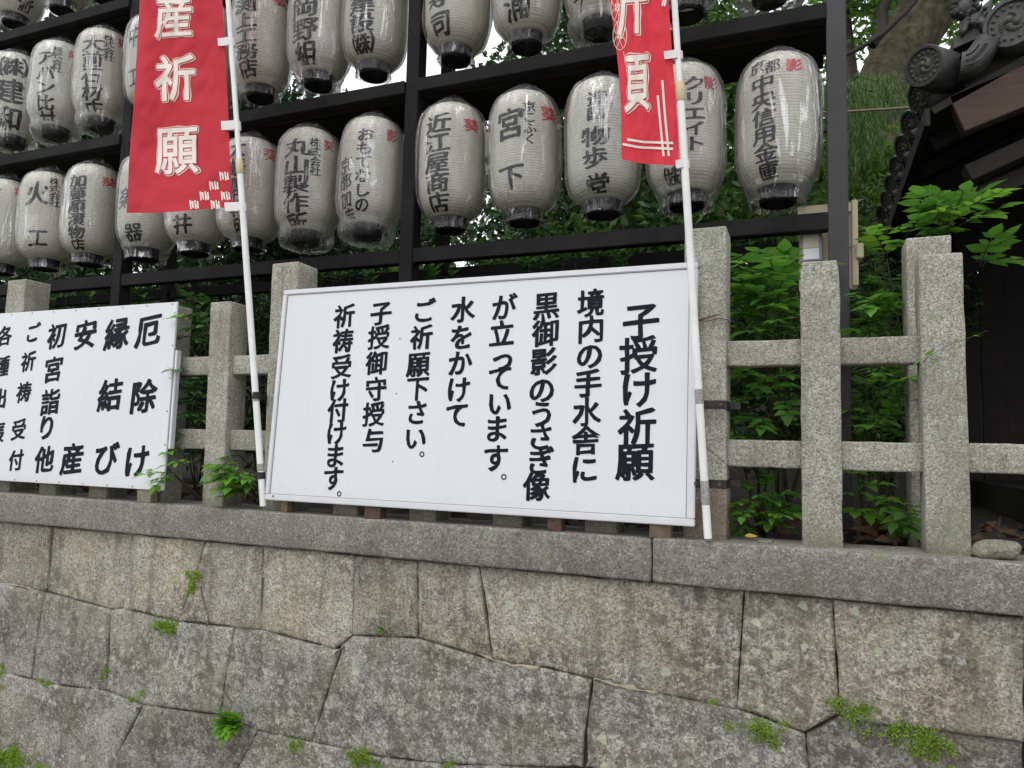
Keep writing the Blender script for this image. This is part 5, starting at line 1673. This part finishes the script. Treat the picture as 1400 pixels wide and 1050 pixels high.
# vine tip on the right stone post
vn = thing('vine_shoot', 'thin vine shoot with a few lime leaves crossing the rightmost stone post at rail height', 'vine', at(1262, 492, .06))
vp = [at(1258, 500, .09), at(1268, 488, .07), at(1285, 478, .06), at(1305, 468, .06), at(1330, 460, .055), at(1350, 452, .05)]
stems_mesh([vp], vn, .0012)
for P, d, s in ((at(1262, 490, .065), (-.3, -.6, -.1), .05), (at(1272, 486, .065), (.8, -.5, -.2), .045), (at(1266, 487, .06), (.4, -.7, .4), .04), (at(1306, 467, .055), (.2, -.3, .2), .018), (at(1330, 459, .05), (.8, -.4, -.1), .024), (at(1259, 493, .07), (-.8, -.3, -.6), .04)):
    add_leaf(P, Vector(d), s, 'fresh' if s > .03 else 'lime', vn)
# left side
shrub('glossy leaved shrub growing between the left notice board and the fence post', (-2.9, .5, 0), [(275, 440, 14, 30, 1), (262, 545, 22, 42, 1.5), (255, 600, 16, 22, .6)], 50, 3, .058, 'gloss', (.12, .45), limekeep=.08)
shrub('light green fern-like fronds leaning out through the fence over the left notice board corner', (-2.55, .2, .02), [(262, 634, 22, 8, 1), (240, 645, 12, 6, .6)], 6, 4, .052, 'lime', (.02, .10), 'plant', 'low_plant', outdir=(-.8, -.4, 0))
shrub('low green plant at the foot of the fence left of the pole clamps', (-2.3, .35, 0), [(318, 640, 16, 26, 1.4), (332, 655, 16, 18, 1)], 34, 3, .050, 'fresh', (.03, .15), 'plant', 'low_plant', limekeep=.25)
for lab, base, reg, n_ in (('glossy rosette shoots rising behind the left notice board top', (-4.2, .9, .3), [(85, 400, 40, 12, 1)], 10),
                       ('glossy rosette shoots below the rail beside the thin left black post', (-3.4, .8, .3), [(195, 392, 28, 14, 1)], 10),
                       ('glossy rosette shoots above the large notice board left of the middle post', (-2.3, .9, .3), [(470, 372, 55, 12, 1)], 10),
                       ('glossy rosette shoots above the large notice board right of the middle post', (-1.3, .9, .3), [(605, 368, 22, 10, 1), (740, 355, 30, 10, 1), (820, 348, 40, 10, 1)], 16)):
    t = thing('leafy_shrub', lab, 'shrub', base); paths = []
    for k in range(n_):
        r = reg[k % len(reg)]
        P = at(r[0] + rng.uniform(-r[2], r[2]), r[1] + rng.uniform(-r[3], r[3]), rng.uniform(.68, .95))
        paths.append([P - Vector((0, 0, .12)), P])
        for j in range(8):
            w = j * 2.4; add_leaf(P + Vector((0, 0, -.006 * j)), Vector((math.cos(w), math.sin(w), .75 - .1 * j)), .062 * rng.uniform(.7, 1.1), 'gloss' if j > 1 else 'fresh', t)
    stems_mesh(paths, t, base=Vector(base))

# ------------------------------------------------------------------ plants on the wall
def rosette(label, px, py, n, size, kind, el=.5):
    P = at(px, py, WY - .006)
    t = thing('wall_weed', label, 'weed', P)
    paths = []
    for k in range(n):
        w = k * 2.399; f = k / n
        d = Vector((math.cos(w) * (1 - f * .4), -.7 - .4 * f, math.sin(w) * .8 + el))
        s = size * (1.15 - .5 * f)
        q = P + Vector((0, -.004 - .02 * f, 0.012 * f))
        add_leaf(q, d, s, kind, t)
        paths.append([P, q + d.normalized() * .01])
    stems_mesh(paths, t, .0015)
rosette('bright green leafy rosette sprouting from the wall joint at the lower left', 322, 990, 34, .098, 'lime')
rosette('tiny round leaved weed growing in a joint near the middle of the wall', 524, 861, 9, .024, 'lime', .2)
def moss(label, px, py, wpx, hpx, n, name='moss_tuft', ln=.012):
    P = at(px, py, WY - .01)
    s = depth(P) / F
    n = int(n * .55); k = max(5, int(n / 24))
    sc = np.column_stack([rng.normal(0, wpx * s / 3.3, k), np.zeros(k), rng.normal(0, hpx * s / 3.8, k) - .0])
    wt = rng.uniform(.2, 1, k) ** 2; wt /= wt.sum()
    ii = rng.choice(k, n, p=wt)
    C_ = np.array([P.x, P.y, P.z]) + sc[ii] + rng.normal(0, 1, (n, 3)) * np.array([.009, .006, .009]) * rng.uniform(.3, 1.6, (n, 1))
    C_[:, 1] = np.minimum(C_[:, 1], P.y + .004)
    o = leaf_cloud(name, C_, ln, ln * .34, M_moss, None, np.tile((0, -.5, .45), (len(C_), 1)), .55)
    return tag(o, label, 'moss')
moss('green feathery weed in the joint between tan stones at the upper left of the wall', 263, 797, 16, 30, 500, 'weed_tuft', .022)
moss('fine pale green grass tuft hanging under the upper left stones', 222, 857, 44, 14, 600, 'weed_tuft', .024)
moss('bright moss tuft in the joint at the right of the wall, left one of three', 1038, 1000, 56, 30, 1700)
moss('bright moss tuft below the open vertical joint at the right, middle one of three', 1172, 972, 56, 26, 1300)
moss('broad moss tuft near the bottom right corner, the widest on the wall', 1256, 1016, 84, 44, 2900)
moss('moss patch low on the wall below the centre left', 492, 1036, 46, 22, 1500)
moss('small moss patch in the joint at the bottom left of centre', 404, 1020, 26, 14, 500)
moss('moss spots in the joint at the far left of the wall', 60, 934, 40, 8, 320)
moss('small moss spot under the left stones beside the vertical joint', 142, 922, 16, 18, 260)
moss('small moss spot in the joint below the third left stone', 184, 952, 20, 16, 260)
moss('moss clump at the left picture edge halfway down the wall', 2, 925, 14, 40, 420)
moss('tiny weed in the joint at the right below the long stone', 973, 960, 9, 8, 90)
moss('small moss spot at the bottom edge near the middle', 621, 1048, 20, 10, 220)
o = moss('grass at the foot of the wall in the bottom left corner', 10, 1040, 150, 36, 4500, 'grass_tuft', .022)
o['kind'] = 'stuff'

# ------------------------------------------------------------------ leaf litter, stones
def rock(name, label, px, py, w, h, d, y, mat=M_post):
    P = at(px, py, y); 
    bm = bmesh.new(); bmesh.ops.create_icosphere(bm, subdivisions=4, radius=1)
    for v in bm.verts:
        c = v.co.copy()
        f = max(abs(c.x), abs(c.y), abs(c.z)) ** .30
        v.co = Vector((c.x / f * w / 2, c.y / f * d / 2, c.z / f * h / 2 + (.12 * h * c.x)))
        v.co += .11 * h * noise.noise_vector(c * 1.8 + Vector((px, 0, 0))) + .03 * h * noise.noise_vector(c * 6)
        v.co += Vector((P.x, y + d / 2, TOP + h / 2 - .004))
    tag(link(name, bm_mesh(name, bm, mat, True)), label, 'stone')
rock('loose_stone', 'rounded pale stone lying on the coping at the right picture edge', 1366, 752, .125, .055, .09, .05)
rock('pebble', 'small flat pale pebble on the coping between the wired post and the next', 1045, 742, .05, .013, .03, .07)
lf = thing('dead_leaf', 'curled brown dead leaves heaped on the soil left of the rightmost post', 'dead leaves', (.27, .45, .01))
for k in range(26):
    P = Vector((.27 + rng.normal(0, .07), .48 + rng.normal(0, .08), .02 + abs(rng.normal(0, .018))))
    add_leaf(P, Vector((rng.normal(0, 1), rng.normal(0, 1), rng.normal(.1, .3))), rng.uniform(.05, .10), 'dead', lf, roll=rng.normal(0, .6))
yl = thing('fallen_leaf', 'single yellow leaf on the coping edge beside the wired post', 'leaf', at(1018, 733, .12))
ylm = leaf_mesh('blade', simple('yellow_leaf', (.42, .30, .05), .6), 1, .5)
o = shared('blade', ylm, yl); o.scale = (.045, .045, .045); o.rotation_euler = (.5, -.1, .4)
lt = []
for k in range(900):
    lt.append((rng.uniform(-5, 1.3), rng.uniform(.2, 1.3), .035 + rng.uniform(-.012, .012)))
lt = np.array(lt)
o = leaf_cloud('leaf_litter', lt, .06, .035, leaf_mat('litter', (.030, .019, .011), (.11, .065, .038), .8, .1), None, np.column_stack([rng.normal(0, 1, len(lt)), rng.normal(0, 1, len(lt)), rng.normal(0, .25, len(lt))]), .1)
o['kind'] = 'stuff'
